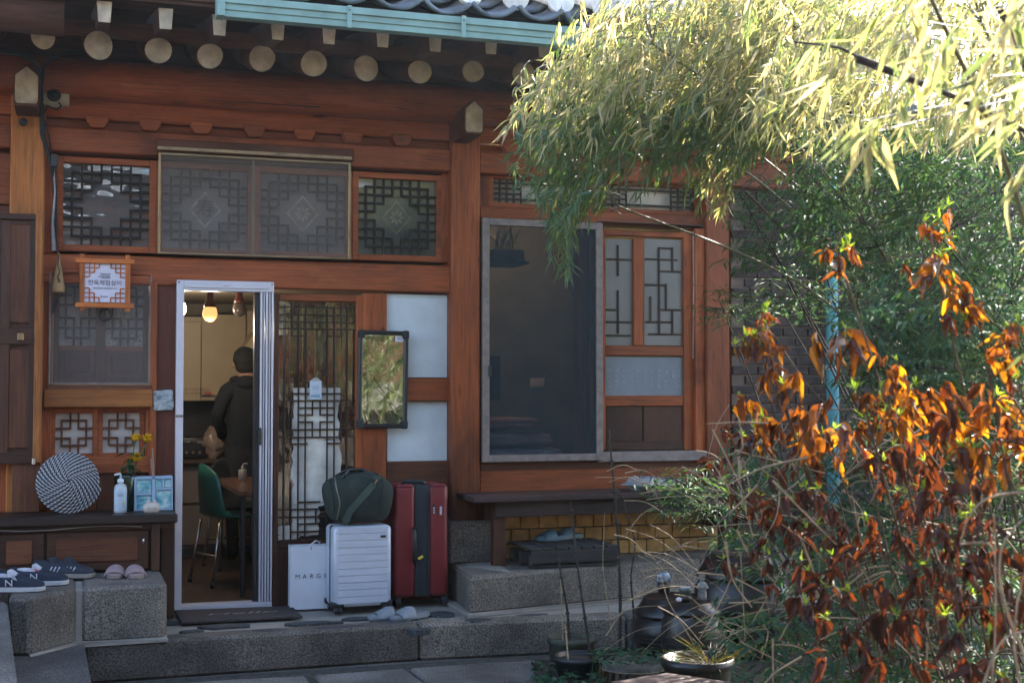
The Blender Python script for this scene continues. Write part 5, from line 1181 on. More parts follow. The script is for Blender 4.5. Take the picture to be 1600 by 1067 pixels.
for s in (0, 1):
    w0 = 12 if s == 0 else 17; sg = -1 if s == 0 else 1
    for k in range(5):
        b = Vector(V[w0]); off = (k-1.5)*.018
        if k < 4: p1_, p2_, p3_ = b+Vector((off, .05, .0)), b+Vector((off, .08+.008*(1-abs(k-1.5)), -.008)), b+Vector((off, .10+.012*(1-abs(k-1.5)), -.03))
        else: p1_, p2_, p3_ = b+Vector((-sg*.035, .015, 0)), b+Vector((-sg*.055, .04, -.005)), b+Vector((-sg*.055, .06, -.015))
        i0 = len(V); V += [tuple(p1_), tuple(p2_), tuple(p3_)]; E += [(w0, i0), (i0, i0+1), (i0+1, i0+2)]; Rr += [.010, .009, .007]
M_skin = plain('skin', (.34, .19, .13), .55); M_hood = plain('navy fleece', (.003, .005, .009), .9, bumps=.4); M_trs = plain('charcoal trousers', (.02, .02, .022), .9)
bd_ = skin('body', V, E, Rr, M_hood, PE, (0, 0, 0))
bd_.data.materials.append(M_skin); bd_.data.materials.append(M_trs)
for v_ in bd_.data.vertices:
    q_ = v_.co
    if .88 < q_.z < 1.34: a_ = math.sin(q_.z*62+q_.x*28+math.sin(q_.x*19)*2)*.5+math.sin(q_.z*27-q_.x*41)*.5; v_.co = q_+v_.normal*(.0085*a_)
for p in bd_.data.polygons:
    c_ = p.center
    if c_.z > 1.375 or (c_.y > .29 and c_.z < 1.05): p.material_index = 1
    elif c_.z < .86 and c_.y < .16: p.material_index = 2
M_hair = plain('short black hair', (.006, .006, .006), .85, bumps=.8, bs=150)
blob('hair', (-.01, .06, 1.52), (.092, .104, .090), M_hair, PE, 3, .05, seed=4); blob('hair_nape', (-.01, .01, 1.46), (.078, .058, .062), M_hair, PE, 3, .04, seed=5)
for s in (-1, 1): blob('ear', (-.01+s*.086, .075, 1.475), (.012, .022, .03), M_skin, PE, 2, rot=Matrix.Rotation(.2, 3, 'Z'))
blob('nose', (-.01, .185, 1.47), (.014, .02, .02), M_skin, PE, 2)
for s in (-1, 1): blob('eye', (-.01+s*.03, .16, 1.495), (.012, .008, .008), M_ink, PE, 2)
tube('mouth', [(-.035, .168, 1.43), (-.01, .176, 1.428), (.015, .168, 1.43)], .004, plain('lips', (.3, .12, .1), .5), PE, 6)
blob('hood', (0, -.045, 1.335), (.115, .075, .055), M_hood, PE, 3, .12, seed=3)
for s in (-1, 1): blob('hood_fold', (s*.085, .02, 1.355), (.045, .09, .035), M_hood, PE, 3, .08, seed=7)
# ================================================================ BEDROOM
b0_ = Vector((3.0, .85, .66)); BDm = thing('folded_bedding', 'pile of folded quilts and blankets on the bedroom floor behind the screen', 'bedding', tuple(b0_))
for k, (w_, d_, h_, m_) in enumerate(((.36, .5, .06, plain('lilac quilt', (.50, .46, .52), .9, var=.2, vs=6, bumps=.6, bs=18)), (.33, .45, .058, MATS['lilac quilt']), (.27, .4, .05, plain('mauve blanket', (.45, .33, .33), .9, bumps=.6, bs=20)), (.22, .34, .045, plain('dusty rose blanket', (.42, .22, .2), .9, bumps=.6, bs=20)))):
    blob('quilt', (-.04-.035*k, -.1, .06+k*.11), (w_, d_*.75, h_), m_, BDm, 4, .10, seed=k+2, pw=3.4)
q = W(796, 408, .9); PS = thing('shelf_planter', 'pot of spiky grass on a small high shelf in the lit corner of the bedroom', 'plant', tuple(q)); b2('shelf', (-.28, -.05, -.02), (.14, .3, .0), M_bw, PS); rbox('pot', (0, .08, .045), (.24, .14, .085), plain('grey planter', (.2, .19, .17), .8), PS, .01, 2)
mgr = leafshape('blade', .24, .014, leafmat('grass blade', [(.03, .05, .02), (.05, .07, .03)]), .5, .1)
for k in range(22):
    o = link('blade', mgr, None, PS, (ph_.uniform(-.09, .06), .08+ph_.uniform(-.04, .04), .08)); o.rotation_euler = (0, -ph_.uniform(.9, 1.5), ph_.uniform(0, 6.28))
l = bpy.data.lights.new('bedroom_lamp_light', 'POINT'); l.energy = 5.5; l.color = (1, .60, .26); l.shadow_soft_size = .06; o = bpy.data.objects.new('bedroom_lamp_light', l); COL.objects.link(o); lq = W(768, 372, 2.2); o.location = (lq.x-.02, 1.75, 2.68)
q = W(845, 598, 2.5); tag(rbox('wall_socket', (q.x, 2.59, q.z), (.13, .02, .08), M_alu, None, .004, 2), 'pale wall socket on the far wall of the bedroom', 'socket')
tag(b2('tv_screen', (W(768, 560, 2.2).x-.05, 2.3, W(768, 625, 2.2).z), (W(788, 560, 2.2).x, 2.34, W(768, 555, 2.2).z), M_black), 'flat black screen standing by the left wall of the bedroom', 'television')
bm = bmesh.new(); pts = [W(882, 372, .35), W(895, 410, .33), (W(906, 500, .32)), W(908, 600, .32)]; 
M_cur = plain('grey curtain cloth', (.20, .19, .19), .9)
tag(tube('curtain', pts, [.035, .045, .03, .012], M_cur, None, 8), 'pale grey curtain gathered aside behind the bamboo spray in the open window', 'curtain')
# ================================================================ GARDEN
def tmpl_lance(w_=.13, droop=.12, fold=.25):
    v = [(0, 0, 0), (.25, w_/2, fold*w_), (.25, 0, 0), (.25, -w_/2, fold*w_), (.62, w_*.4, fold*w_-droop*.4), (.62, 0, -droop*.45), (.62, -w_*.4, fold*w_-droop*.4), (1, 0, -droop)]
    f = [(0, 2, 1), (0, 3, 2), (1, 2, 5), (1, 5, 4), (2, 3, 6), (2, 6, 5), (4, 5, 7), (5, 6, 7)]
    return np.array(v), np.array(f)
def tmpl_curl(seed, w_=.52, n=7, m=5):
    r_ = np.random.default_rng(seed); v = []; f = []; cu = r_.uniform(.6, 1.7); tw = r_.uniform(-1.2, 1.2); bend = r_.uniform(-.25, .35)
    for i in range(n):
        t_ = i/(n-1); ww = w_*math.sin(math.pi*(t_**.75*.97+.03))*(.55+.45*(1-t_))+.01
        for j in range(m):
            s = (j/(m-1)-.5)*2; a = s*cu*(1+.4*math.sin(t_*5+seed)); R0 = ww/2/cu
            y, z = R0*math.sin(a), R0*(1-math.cos(a))+.045*math.sin(t_*11+j*1.7+seed); th = tw*t_
            v.append((t_+.02*math.sin(j*2.1+seed), y*math.cos(th)-z*math.sin(th), y*math.sin(th)+z*math.cos(th)-bend*t_*t_))
    for i in range(n-1):
        for j in range(m-1):
            a = i*m+j; f += [(a, a+m, a+m+1), (a, a+m+1, a+1)]
    return np.array(v), np.array(f)
def me_from(name, v, f, mat, smooth=True):
    me = bpy.data.meshes.new(name); me.vertices.add(len(v)); me.vertices.foreach_set('co', np.asarray(v, dtype=np.float32).ravel())
    me.loops.add(len(f)*3); me.loops.foreach_set('vertex_index', np.asarray(f, dtype=np.int32).ravel())
    me.polygons.add(len(f)); me.polygons.foreach_set('loop_start', np.arange(0, len(f)*3, 3, dtype=np.int32))
    if smooth: me.polygons.foreach_set('use_smooth', np.ones(len(f), dtype=bool))
    me.update(calc_edges=True); me.validate(); me.materials.append(mat); return me
Fv, Rv, Uv, Cv = (np.array(x) for x in (F_, R_, U_, CAMP))
def project(P):
    d = P-Cv; z = d@Fv; return 800+FPX*(d@Rv)/z, 533.5-FPX*(d@Uv)/z, z
def unit(a): return a/np.maximum(np.linalg.norm(a, axis=-1, keepdims=True), 1e-9)
def leaves(root, tmpls, P, Dr, S, mat, nobj, oname, sname, roll=1.0):
    """every leaf its own transform; the largest in the picture become objects, the rest one mesh"""
    P = np.asarray(P, float); Dr = unit(np.asarray(Dr, float)); S = np.asarray(S, float); n = len(P)
    if n == 0: return
    up = np.tile([0., 0., 1.], (n, 1))+RNG.normal(0, .45*roll, (n, 3)); Y = unit(np.cross(up, Dr)); Z = np.cross(Dr, Y)
    M = np.stack([Dr, Y, Z], axis=2)*S[:, None, None]
    u, v, z = project(P); vis = (u > -20) & (u < 1620) & (v > -20) & (v < 1090) & (z > .3)
    score = np.where(vis, S/np.maximum(z, .3), 0); order = np.argsort(-score); pick = order[:nobj]; pick = pick[score[pick] > 0]; rest = np.setdiff1d(np.arange(n), pick)
    ti = RNG.integers(0, len(tmpls), n); rl = np.array(root.location)
    mes = [me_from(oname, tv, tf, mat) for tv, tf in tmpls] if len(pick) else None
    for i in pick:
        o = bpy.data.objects.new(oname, mes[ti[i]]); COL.objects.link(o); o.parent = root
        m4 = Matrix.Identity(4)
        for a in range(3):
            for b in range(3): m4[a][b] = M[i, a, b]
            m4[a][3] = P[i, a]-rl[a]
        o.matrix_basis = m4
    if len(rest):
        vs, fs, base = [], [], 0
        for k, (tv, tf) in enumerate(tmpls):
            idx = rest[ti[rest] == k]
            if not len(idx): continue
            V_ = np.einsum('nab,vb->nva', M[idx], tv)+(P[idx]-rl)[:, None, :]
            fs.append((tf[None]+(np.arange(len(idx))*len(tv))[:, None, None]+base).reshape(-1, 3)); vs.append(V_.reshape(-1, 3)); base += len(idx)*len(tv)
        o = bpy.data.objects.new(sname, me_from(sname, np.concatenate(vs), np.concatenate(fs), mat)); COL.objects.link(o); o.parent = root; o['kind'] = 'stuff'
def tubes(name, paths, rads, mat, root, n=5, kind=True):
    bm_v, bm_f = [], []; rl = np.array(root.location)
    for path, r_ in zip(paths, rads):
        path = np.asarray(path)-rl; b = sum(len(x) for x in bm_v); k = len(path); t_ = unit(np.gradient(path, axis=0)); a = np.array([.31, .17, .93]); e1 = unit(np.cross(t_, a)); e2 = np.cross(t_, e1)
        rr = np.linspace(r_, r_*.45, k)[:, None]; ring = []
        for j in range(n):
            an = 2*math.pi*j/n; ring.append(path+(e1*math.cos(an)+e2*math.sin(an))*rr)
        bm_v.append(np.stack(ring, 1).reshape(-1, 3)); f = []
        for i in range(k-1):
            for j in range(n): a0_, a1_, b0_, b1_ = b+i*n+j, b+i*n+(j+1) % n, b+(i+1)*n+j, b+(i+1)*n+(j+1) % n; f += [(a0_, a1_, b1_), (a0_, b1_, b0_)]
        bm_f.append(np.array(f))
    o = bpy.data.objects.new(name, me_from(name, np.concatenate(bm_v), np.concatenate(bm_f), mat)); COL.objects.link(o); o.parent = root
    if kind: o['kind'] = 'stuff'
    return o
def inpoly(p, poly_):
    x, y = p; c = False; j = len(poly_)-1
    for i in range(len(poly_)):
        if (poly_[i][1] > y) != (poly_[j][1] > y) and x < (poly_[j][0]-poly_[i][0])*(y-poly_[i][1])/(poly_[j][1]-poly_[i][1])+poly_[i][0]: c = not c
        j = i
    return c
def sample(poly_, n, tr, dens=None):
    xs = [p[0] for p in poly_]; ys = [p[1] for p in poly_]; out = []
    while len(out) < n:
        p = (RNG.uniform(min(xs), max(xs)), RNG.uniform(min(ys), max(ys)))
        if inpoly(p, poly_) and (dens is None or RNG.random() < dens(*p)): out.append(np.array(D(p[0], p[1], RNG.uniform(*(tr(*p) if callable(tr) else tr)))))
    return np.array(out)
def sprays(A, L=(.3, .5), flow=(-.75, .1, -.55), nodes=5, per=4, leafS=(.075, .12), down=.5, spread=.5):
    """drooping twigs that END at the anchors A; returns twig paths and leaves"""
    paths, P, Dd, S = [], [], [], []
    for a in A:
        l_ = RNG.uniform(*L); f = unit(np.array(flow)+RNG.normal(0, .35, 3)); start = a-f*l_+np.array([0, 0, .10*l_]); k = 6; pts = []
        for i in range(k): t_ = i/(k-1); pts.append(start+(a-start)*t_+np.array([0, 0, .18*l_*math.sin(math.pi*t_)]))
        pts = np.array(pts); paths.append(pts)
        for i in range(nodes):
            t_ = .3+.7*i/(nodes-1); q = pts[0]*(0)+np.array([np.interp(t_*(k-1), range(k), pts[:, c]) for c in range(3)])
            for _ in range(per if i < nodes-1 else per+1):
                d = unit(f*.8+np.array([0, 0, -down])+RNG.normal(0, spread, 3)); P.append(q+RNG.normal(0, .006, 3)); Dd.append(d); S.append(RNG.uniform(*leafS))
    return paths, P, Dd, S
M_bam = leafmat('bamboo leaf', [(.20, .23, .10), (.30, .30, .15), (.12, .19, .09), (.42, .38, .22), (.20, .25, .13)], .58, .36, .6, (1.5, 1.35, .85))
M_bams = leafmat('sun-bleached bamboo leaf', [(.33, .35, .14), (.48, .43, .22), (.16, .24, .08), (.62, .54, .38), (.28, .32, .10), (.11, .19, .06)], .62, .34, .7, (1.5, 1.33, 1.0))  # paler copy for the lit sprays: blown-out sunlight put into the colour
M_bamd = leafmat('shaded bamboo leaf', [(.07, .13, .06), (.11, .17, .06), (.06, .14, .09), (.18, .21, .07)], .4, .38, .5, (1.4, 1.4, .6))  # darker green copy for the lower fringe: its shade is put into the colour
M_nan = leafmat('nandina leaf', [(.035, .085, .05), (.06, .12, .055), (.045, .11, .08), (.10, .13, .05)], .38, .62, .18, (1.4, 1.4, .7))
M_dry = leafmat('dried orange leaf', [(.05, .018, .009), (.09, .028, .009), (.26, .105, .010), (.045, .017, .01), (.17, .055, .009), (.08, .028, .014), (.035, .015, .01), (.34, .17, .014), (.12, .042, .012)], .6, .27, .9, (2.5, 1.9, .5))
M_bud = leafmat('fresh bud leaf', [(.16, .26, .03), (.24, .32, .05)], .5, .5, .3)
M_cov = leafmat('ground cover leaf', [(.02, .075, .045), (.03, .10, .05), (.04, .09, .04)], .3, .45, .5)
M_culm = plain('bamboo culm', (.16, .15, .07), .45, var=.3); M_twig = plain('brown twig', (.10, .062, .035), .8, var=.4, vs=20); M_straw = plain('pale straw stem', (.34, .24, .14), .7, var=.3, vs=20); M_barkd = plain('dark bark', (.04, .028, .022), .9, var=.4, vs=30, bumps=.6)
TL = [tmpl_lance(.125, .15), tmpl_lance(.10, .38), tmpl_lance(.14, .06), tmpl_lance(.11, -.12)]; TN = [tmpl_lance(.21, .1), tmpl_lance(.17, .25), tmpl_lance(.25, .15)]; TC = [tmpl_curl(k, w_) for k, w_ in enumerate((.38, .5, .62, .75, .45, .55, .68, .4))]; TG = [tmpl_lance(.75, .2, .1), tmpl_lance(.6, .3, .15)]
def culm(pts, r_, root, name='culm', n=16, mat=None):
    """smooth cane through control points"""
    pts = [np.array(p) for p in pts]; out = []
    for i in range(len(pts)-1):
        p0, p1, p2, p3 = pts[max(i-1, 0)], pts[i], pts[i+1], pts[min(i+2, len(pts)-1)]
        for k in range(n//max(1, len(pts)-1)+2):
            t_ = k/(n//max(1, len(pts)-1)+2); out.append(.5*((2*p1)+(-p0+p2)*t_+(2*p0-5*p1+4*p2-p3)*t_*t_+(-p0+3*p1-3*p2+p3)*t_**3))
    out.append(pts[-1]); o = tubes(name, [np.array(out)], [r_], mat or M_culm, root, 8, False); return np.array(out)
def bamboo(label, base, top, poly_, n, tr, mat, group, nobj=120, canes=3, dens=None, **kw):
    base = Vector(base); T_ = thing('bamboo', label, 'bamboo', tuple(base), 0, group)
    A = sample(poly_, n, tr, dens); paths, P, Dd, S = sprays(A, **kw)
    cs = []
    for k in range(canes):
        b = np.array(base)+np.array([RNG.uniform(-.2, .2), RNG.uniform(-.2, .2), 0]); tp = np.array(A[int(RNG.integers(0, len(A)))])+np.array([.25, 0, .2]); mid = b*.55+tp*.45; mid[2] = max(tp[2], 1.2)*.8
        cs.append(culm([b, b*.8+mid*.2+np.array([0, 0, mid[2]*.35]), mid, tp], .011, T_))
    allc = np.concatenate(cs)
    links = []
    for p in paths[::4]:
        d = np.linalg.norm(allc-p[0], axis=1); q = allc[int(np.argmin(d))]
        if np.linalg.norm(q-p[0]) < 1.6: m_ = (q+p[0])/2+np.array([0, 0, .06]); links.append(np.array([q, (q+m_)/2+np.array([0, 0, .02]), m_, p[0]]))
    tubes('twigs', paths+links, [.0018]*len(paths)+[.0035]*len(links), M_culm, T_, 4)
    leaves(T_, TL, P, Dd, S, mat, nobj, 'leaf', 'foliage'); return T_
GB = 'bamboo canes arching over the garden'
cL = [(790, 200), (812, 165), (850, 130), (880, 95), (905, 62), (945, 30), (1010, 12), (1100, 0), (1240, -30), (1250, 210), (1180, 240), (1130, 300), (1098, 330), (1040, 265), (1000, 290), (960, 270), (925, 320), (900, 400), (862, 385), (850, 320), (800, 285), (785, 250)]
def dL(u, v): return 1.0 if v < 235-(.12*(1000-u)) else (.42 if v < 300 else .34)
bamboo('pale sunlit bamboo spraying left across the eaves and gutter', (4.35, -2.1, -.16), None, [p for p in cL if p[1] < 215]+[(1170, 215), (1000, 225), (850, 225)], 300, (5.7, 6.6), M_bams, GB, 290, 4, None, leafS=(.06, .115), L=(.25, .45), spread=.42, down=.5)
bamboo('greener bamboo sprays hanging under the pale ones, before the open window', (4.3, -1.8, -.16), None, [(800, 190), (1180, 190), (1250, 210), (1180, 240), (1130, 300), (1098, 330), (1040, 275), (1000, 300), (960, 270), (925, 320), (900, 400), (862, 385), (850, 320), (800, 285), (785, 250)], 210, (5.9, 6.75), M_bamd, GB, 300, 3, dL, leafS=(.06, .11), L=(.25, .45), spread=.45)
bamboo('bamboo behind the first spray, in front of the right end of the house', (4.8, -1.5, -.16), None, [(960, 60), (1250, -20), (1420, -20), (1420, 230), (1240, 250), (1140, 230), (1010, 220)], 200, (6.0, 7.3), M_bam, GB, 60, 3, leafS=(.05, .10), spread=.6)
bamboo('sunlit bamboo filling the upper right above the shrubs', (4.6, -3.2, -.16), None, [(1150, -30), (1640, -30), (1640, 210), (1500, 235), (1400, 220), (1290, 235), (1180, 200)], 330, (4.3, 6.6), M_bams, GB, 250, 4, leafS=(.055, .105), spread=.5)
bamboo('nearest bamboo with big blurred leaves hanging in the upper right', (3.0, -4.9, -.16), None, [(1240, 30), (1420, 10), (1640, -10), (1640, 190), (1420, 190), (1290, 180)], 24, (2.4, 3.3), M_bams, GB, 300, 2, leafS=(.075, .12), L=(.2, .35), nodes=4, per=2, down=.55)
for (u, v, t_) in ((1355, 190, 2.5), (1330, 175, 2.6), (1615, 250, 2.3), (1610, 300, 2.4), (1380, 215, 2.7)): pass
NB = thing('bamboo', 'single bright bamboo tuft hanging close to the viewer above the orange leaves', 'bamboo', (2.75, -5.3, -.16), 0, GB)
P, Dd, S, pth = [], [], [], []
for (u, v, t_, n_) in ((1372, 205, 2.55, 9), (1345, 190, 2.7, 6), (1612, 262, 2.3, 7), (1480, 60, 2.6, 7), (1425, 30, 2.8, 7), (1545, 120, 2.5, 6)):
    q = np.array(D(u, v, t_)); pth.append(np.array([np.array([2.75, -5.3, 2.1]), q*.5+np.array([2.75, -5.3, 2.15])*.5, q]))
    for k in range(n_): P.append(q+RNG.normal(0, .012, 3)); Dd.append(np.array(-R_)*RNG.uniform(-.35, .9)+np.array([0, 0, -1.])*RNG.uniform(.4, 1)+RNG.normal(0, .15, 3)); S.append(RNG.uniform(.09, .13))
leaves(NB, TL, P, Dd, S, M_bam, 300, 'leaf', 'foliage'); culm([np.array([2.75, -5.3, -.16]), np.array([2.85, -5.3, 1.0]), np.array([2.8, -5.3, 1.9]), np.array([2.72, -5.3, 2.15])], .01, NB); tubes('twigs', pth, [.003]*len(pth), M_culm, NB, 5)
# hanging tip spray in front of the open window
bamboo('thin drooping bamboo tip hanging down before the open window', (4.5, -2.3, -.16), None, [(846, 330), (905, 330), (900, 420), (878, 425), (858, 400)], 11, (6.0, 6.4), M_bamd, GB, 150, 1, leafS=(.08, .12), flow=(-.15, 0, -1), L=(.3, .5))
bamboo('bamboo fringe hanging by the right corner pillar', (4.7, -1.7, -.16), None, [(1085, 280), (1140, 230), (1150, 300), (1120, 340), (1098, 345)], 14, (6.2, 6.8), M_bam, GB, 120, 1, leafS=(.08, .11), flow=(-.2, 0, -1))
# nandina masses
def nandina(label, base, poly_, n, tr, mat, nobj, berries=0, S_=(.045, .075), canes=7, group='nandina shrubs along the brick wall'):
    base = Vector(base); T_ = thing('nandina_shrub', label, 'shrub', tuple(base), 0, group); A = sample(poly_, n, tr); P, Dd, S, pth = [], [], [], []
    for a in A:
        f = unit(np.array([RNG.normal(-.3, .6), RNG.normal(-.2, .6), RNG.normal(0, .3)])); l_ = RNG.uniform(.16, .28); side = unit(np.cross(f, [0, 0, 1.]))
        pth.append(np.array([a-f*l_*.5, a, a+f*l_*.5+np.array([0, 0, -.03])]))
        for i in range(4):
            q = a+f*l_*(i/3-.5)+np.array([0, 0, -.02*i])
            for s in (-1, 1):
                for j in range(3): P.append(q+side*s*.035*j); Dd.append(side*s*(.8 if j < 2 else .5)+f*RNG.uniform(.2, .9)+np.array([0, 0, RNG.uniform(-.7, .05)])); S.append(RNG.uniform(*S_))
    cs = []
    for k in range(canes):
        tp = A[int(RNG.integers(0, len(A)))]; b = np.array(base)+np.array([RNG.uniform(-.25, .25), RNG.uniform(-.2, .2), 0]); cs.append(culm([b, b*.6+tp*.4+np.array([0, 0, .25]), tp], .008, T_, 'stem', 10, M_barkd))
    allc = np.concatenate(cs); lk = []
    for p in pth[::2]:
        d = np.linalg.norm(allc-p[0], axis=1); q = allc[int(np.argmin(d))]
        if np.linalg.norm(q-p[0]) < .9: lk.append(np.array([q, (q+p[0])/2+np.array([0, 0, -.03]), p[0]]))
    tubes('twigs', pth+lk, [.0016]*len(pth)+[.003]*len(lk), M_barkd, T_, 4); leaves(T_, TN, P, Dd, S, mat, nobj, 'leaflet', 'foliage', .6)
    if berries:
        bm = bmesh.new()
        for k in range(berries):
            a = A[int(RNG.integers(0, min(8, len(A))))]
            for j in range(10):
                r_ = bmesh.ops.create_icosphere(bm, subdivisions=1, radius=.0045); c_ = Vector(a+RNG.normal(0, .025, 3))-base
                for v_ in r_['verts']: v_.co += c_
        stuff(frombm('berries', bm, plain('red berry', (.35, .015, .02), .3) if 'red berry' not in MATS else MATS['red berry'], T_, (0, 0, 0), True))
    return T_
nandina('teal-leaved nandina beside the corner pillar and the brick wall', (4.7, -1.5, -.16), [(1150, 270), (1300, 250), (1320, 460), (1240, 500), (1205, 470), (1160, 400), (1140, 340)], 62, (6.7, 7.8), M_nan, 120)
nandina('dense nandina with small red berries in front of the drainpipe', (5.1, -2.2, -.16), [(1250, 200), (1460, 190), (1460, 420), (1330, 440), (1280, 400), (1240, 330)], 200, (5.9, 7.3), M_nan, 200, 6)
nandina('tall nandina at the right edge under the sunlit bamboo', (5.2, -2.9, -.16), [(1420, 180), (1640, 200), (1640, 560), (1400, 560), (1400, 400)], 240, (5.2, 6.8), M_nan, 150)
nandina('dark nandina foliage filling the middle between the orange leaf sprays', (4.6, -2.5, -.16), [(1330, 430), (1640, 450), (1640, 760), (1340, 720), (1330, 640), (1330, 520)], 280, (5.0, 6.4), M_nan, 150)
nandina('low nandina leaves in front of the bench end', (3.9, -1.75, -.16), [(1020, 740), (1110, 720), (1150, 760), (1130, 800), (1040, 800)], 22, (6.6, 7.0), M_nan, 120, S_=(.045, .07), canes=3)
nandina('small nandina sprig sticking out by the corner pillar', (4.2, -1.4, -.16), [(1100, 450), (1180, 440), (1190, 490), (1110, 490)], 16, (6.9, 7.2), M_nan, 120, S_=(.03, .05), canes=2)
nandina('shaded nandina at the bottom right beneath the orange leaves', (3.2, -3.4, -.16), [(1180, 840), (1640, 800), (1640, 1090), (1150, 1090), (1140, 940)], 120, (4.3, 5.6), M_nan, 200, 3, S_=(.05, .08))
nandina('leafy tangle behind the brown dead leaves', (3.8, -2.9, -.16), [(1150, 680), (1640, 700), (1640, 900), (1150, 900)], 150, (5.0, 6.2), M_nan, 60)
# dry orange shrub
DMUL = 2.0
def dryshrub(label, base, lines, mat, nobj, seed, group='winter shrubs with dead orange leaves'):
    r_ = np.random.default_rng(seed); base = Vector(base); T_ = thing('dead_leaf_shrub', label, 'shrub', tuple(base), 0, group); P, Dd, S = [], [], []; BP, BD, BS = [], [], []
    for (pts, t_, dens, size, sag) in lines:
        w3 = [np.array(D(u, v, t_+.05*math.sin(i))) for i, (u, v) in enumerate(pts)]; cv = culm([np.array(base)*.3+w3[-1]*.7+np.array([.1, 0, -.35])]+w3[::-1] if len(pts) > 2 else w3, .0035, T_, 'branch', 18, M_twig)
        dens *= DMUL; seg = np.linalg.norm(np.diff(np.array(w3), axis=0), axis=1).sum(); n_ = int(dens*seg)
        for k in range(n_):
            if k % 4 == 0: x = r_.uniform(0, len(w3)-1); i = min(int(x), len(w3)-2); q0 = w3[i]+(w3[i+1]-w3[i])*(x-i)+r_.normal(0, .022, 3)*sag; lean = r_.normal(0, .3, 3)
            q = q0+r_.normal(0, .007, 3)
            P.append(q); Dd.append(np.array([0, 0, -1.])+lean+r_.normal(0, .38, 3)); S.append(r_.uniform(size[0]*.5, size[1]*.98))
            if r_.random() < .08:
                for j in range(5): BP.append(q+np.array([0, 0, .01])); BD.append(np.array([0, 0, 1.])+r_.normal(0, .6, 3)); BS.append(r_.uniform(.02, .038))
    tl = [culm([np.array(base)+r_.normal(0, .1, 3)*[1, 1, 0], np.array(base)+np.array([r_.uniform(-.2, .3), r_.uniform(-.2, .2), .5]), np.array(D(lines[k % len(lines)][0][-1][0], lines[k % len(lines)][0][-1][1], lines[k % len(lines)][1]))+np.array([.1, 0, -.3])], .0045, T_, 'stem', 12, M_twig) for k in range(3)]
    leaves(T_, TC, P, Dd, S, mat, nobj, 'dead_leaf', 'dead_foliage', 1.5); leaves(T_, TN, BP, BD, BS, M_bud, 60, 'bud_leaf', 'bud_leaves'); return T_
dryshrub('tall orange-leaved spray on the right with glowing hanging leaves', (3.1, -4.4, -.16), [
    ([(1308, 360), (1325, 395), (1358, 412), (1412, 400), (1460, 405), (1500, 440), (1524, 475), (1552, 505), (1595, 535), (1640, 560)], 3.6, 46, (.055, .085), 1.2),
    ([(1455, 340), (1458, 360), (1462, 385), (1462, 410)], 3.6, 80, (.04, .06), 1), ([(1310, 362), (1312, 395), (1320, 430)], 3.6, 70, (.04, .06), 1),
    ([(1490, 450), (1510, 480), (1530, 500)], 3.5, 60, (.06, .08), 1.3)], M_dry, 200, 1)
dryshrub('orange-leaved spray ending in a bright upright tip before the brick wall', (3.0, -3.9, -.16), [
    ([(1187, 478), (1190, 500), (1187, 530), (1200, 560)], 4.1, 150, (.04, .065), 1.3), ([(1153, 520), (1170, 545), (1215, 535), (1205, 560)], 4.1, 110, (.04, .06), 1.2),
    ([(1200, 560), (1215, 600), (1240, 640), (1290, 690), (1350, 720)], 4.1, 90, (.06, .10), 2.2), ([(1160, 620), (1180, 650), (1230, 680), (1300, 700)], 4.2, 80, (.05, .08), 2.)], M_dry, 250, 2)
dryshrub('broad orange leaves in a row sloping down through the middle right', (3.0, -4.2, -.16), [
    ([(1300, 515), (1332, 535), (1372, 560), (1410, 590), (1440, 625), (1480, 650)], 3.7, 70, (.08, .12), 1.3), ([(1278, 640), (1340, 640), (1400, 642), (1500, 655), (1600, 650)], 3.8, 46, (.06, .10), 1.4),
    ([(1382, 592), (1380, 620), (1365, 650), (1360, 670)], 3.5, 150, (.045, .065), 1.5), ([(1392, 600), (1400, 630), (1395, 660)], 3.5, 120, (.04, .06), 1.4)], M_dry, 250, 3)
dryshrub('cluster of glowing orange leaves at the far right edge', (2.9, -4.7, -.16), [
    ([(1550, 570), (1555, 590), (1550, 620)], 3.3, 120, (.05, .07), 1.5), ([(1590, 590), (1600, 630), (1590, 660), (1640, 700)], 3.3, 60, (.06, .09), 1.4), ([(1515, 680), (1518, 700), (1514, 740)], 3.1, 140, (.05, .075), 1.2), ([(1450, 640), (1500, 660), (1560, 680), (1640, 670)], 3.5, 60, (.07, .11), 2.),
    ([(1500, 700), (1560, 720), (1640, 740)], 3.4, 50, (.07, .1), 2.)], M_dry, 220, 4)
M_dry2 = leafmat('old brown dead leaf', [(.05, .02, .012), (.09, .028, .012), (.035, .016, .011), (.13, .045, .014)], .42, .5, .45, (1.7, 1.1, .5))
dryshrub('brown dead-leaved shrub spreading low in front of the dark jars', (2.9, -3.6, -.16), [
    ([(1115, 690), (1150, 680), (1190, 700), (1240, 720)], 4.6, 70, (.05, .08), 2), ([(1130, 730), (1180, 760), (1240, 770), (1310, 780)], 4.5, 60, (.05, .08), 2.5), ([(1160, 800), (1180, 810), (1220, 800), (1280, 830)], 4.3, 60, (.05, .075), 1.5),
    ([(1120, 875), (1160, 880), (1200, 870), (1250, 850), (1310, 850)], 4.2, 60, (.045, .07), 1.5), ([(1250, 700), (1330, 720), (1400, 740), (1480, 760)], 4.2, 60, (.06, .10), 2.5), ([(1240, 850), (1300, 830), (1330, 850)], 4.1, 60, (.05, .08), 1.5)], M_dry2, 280, 5)
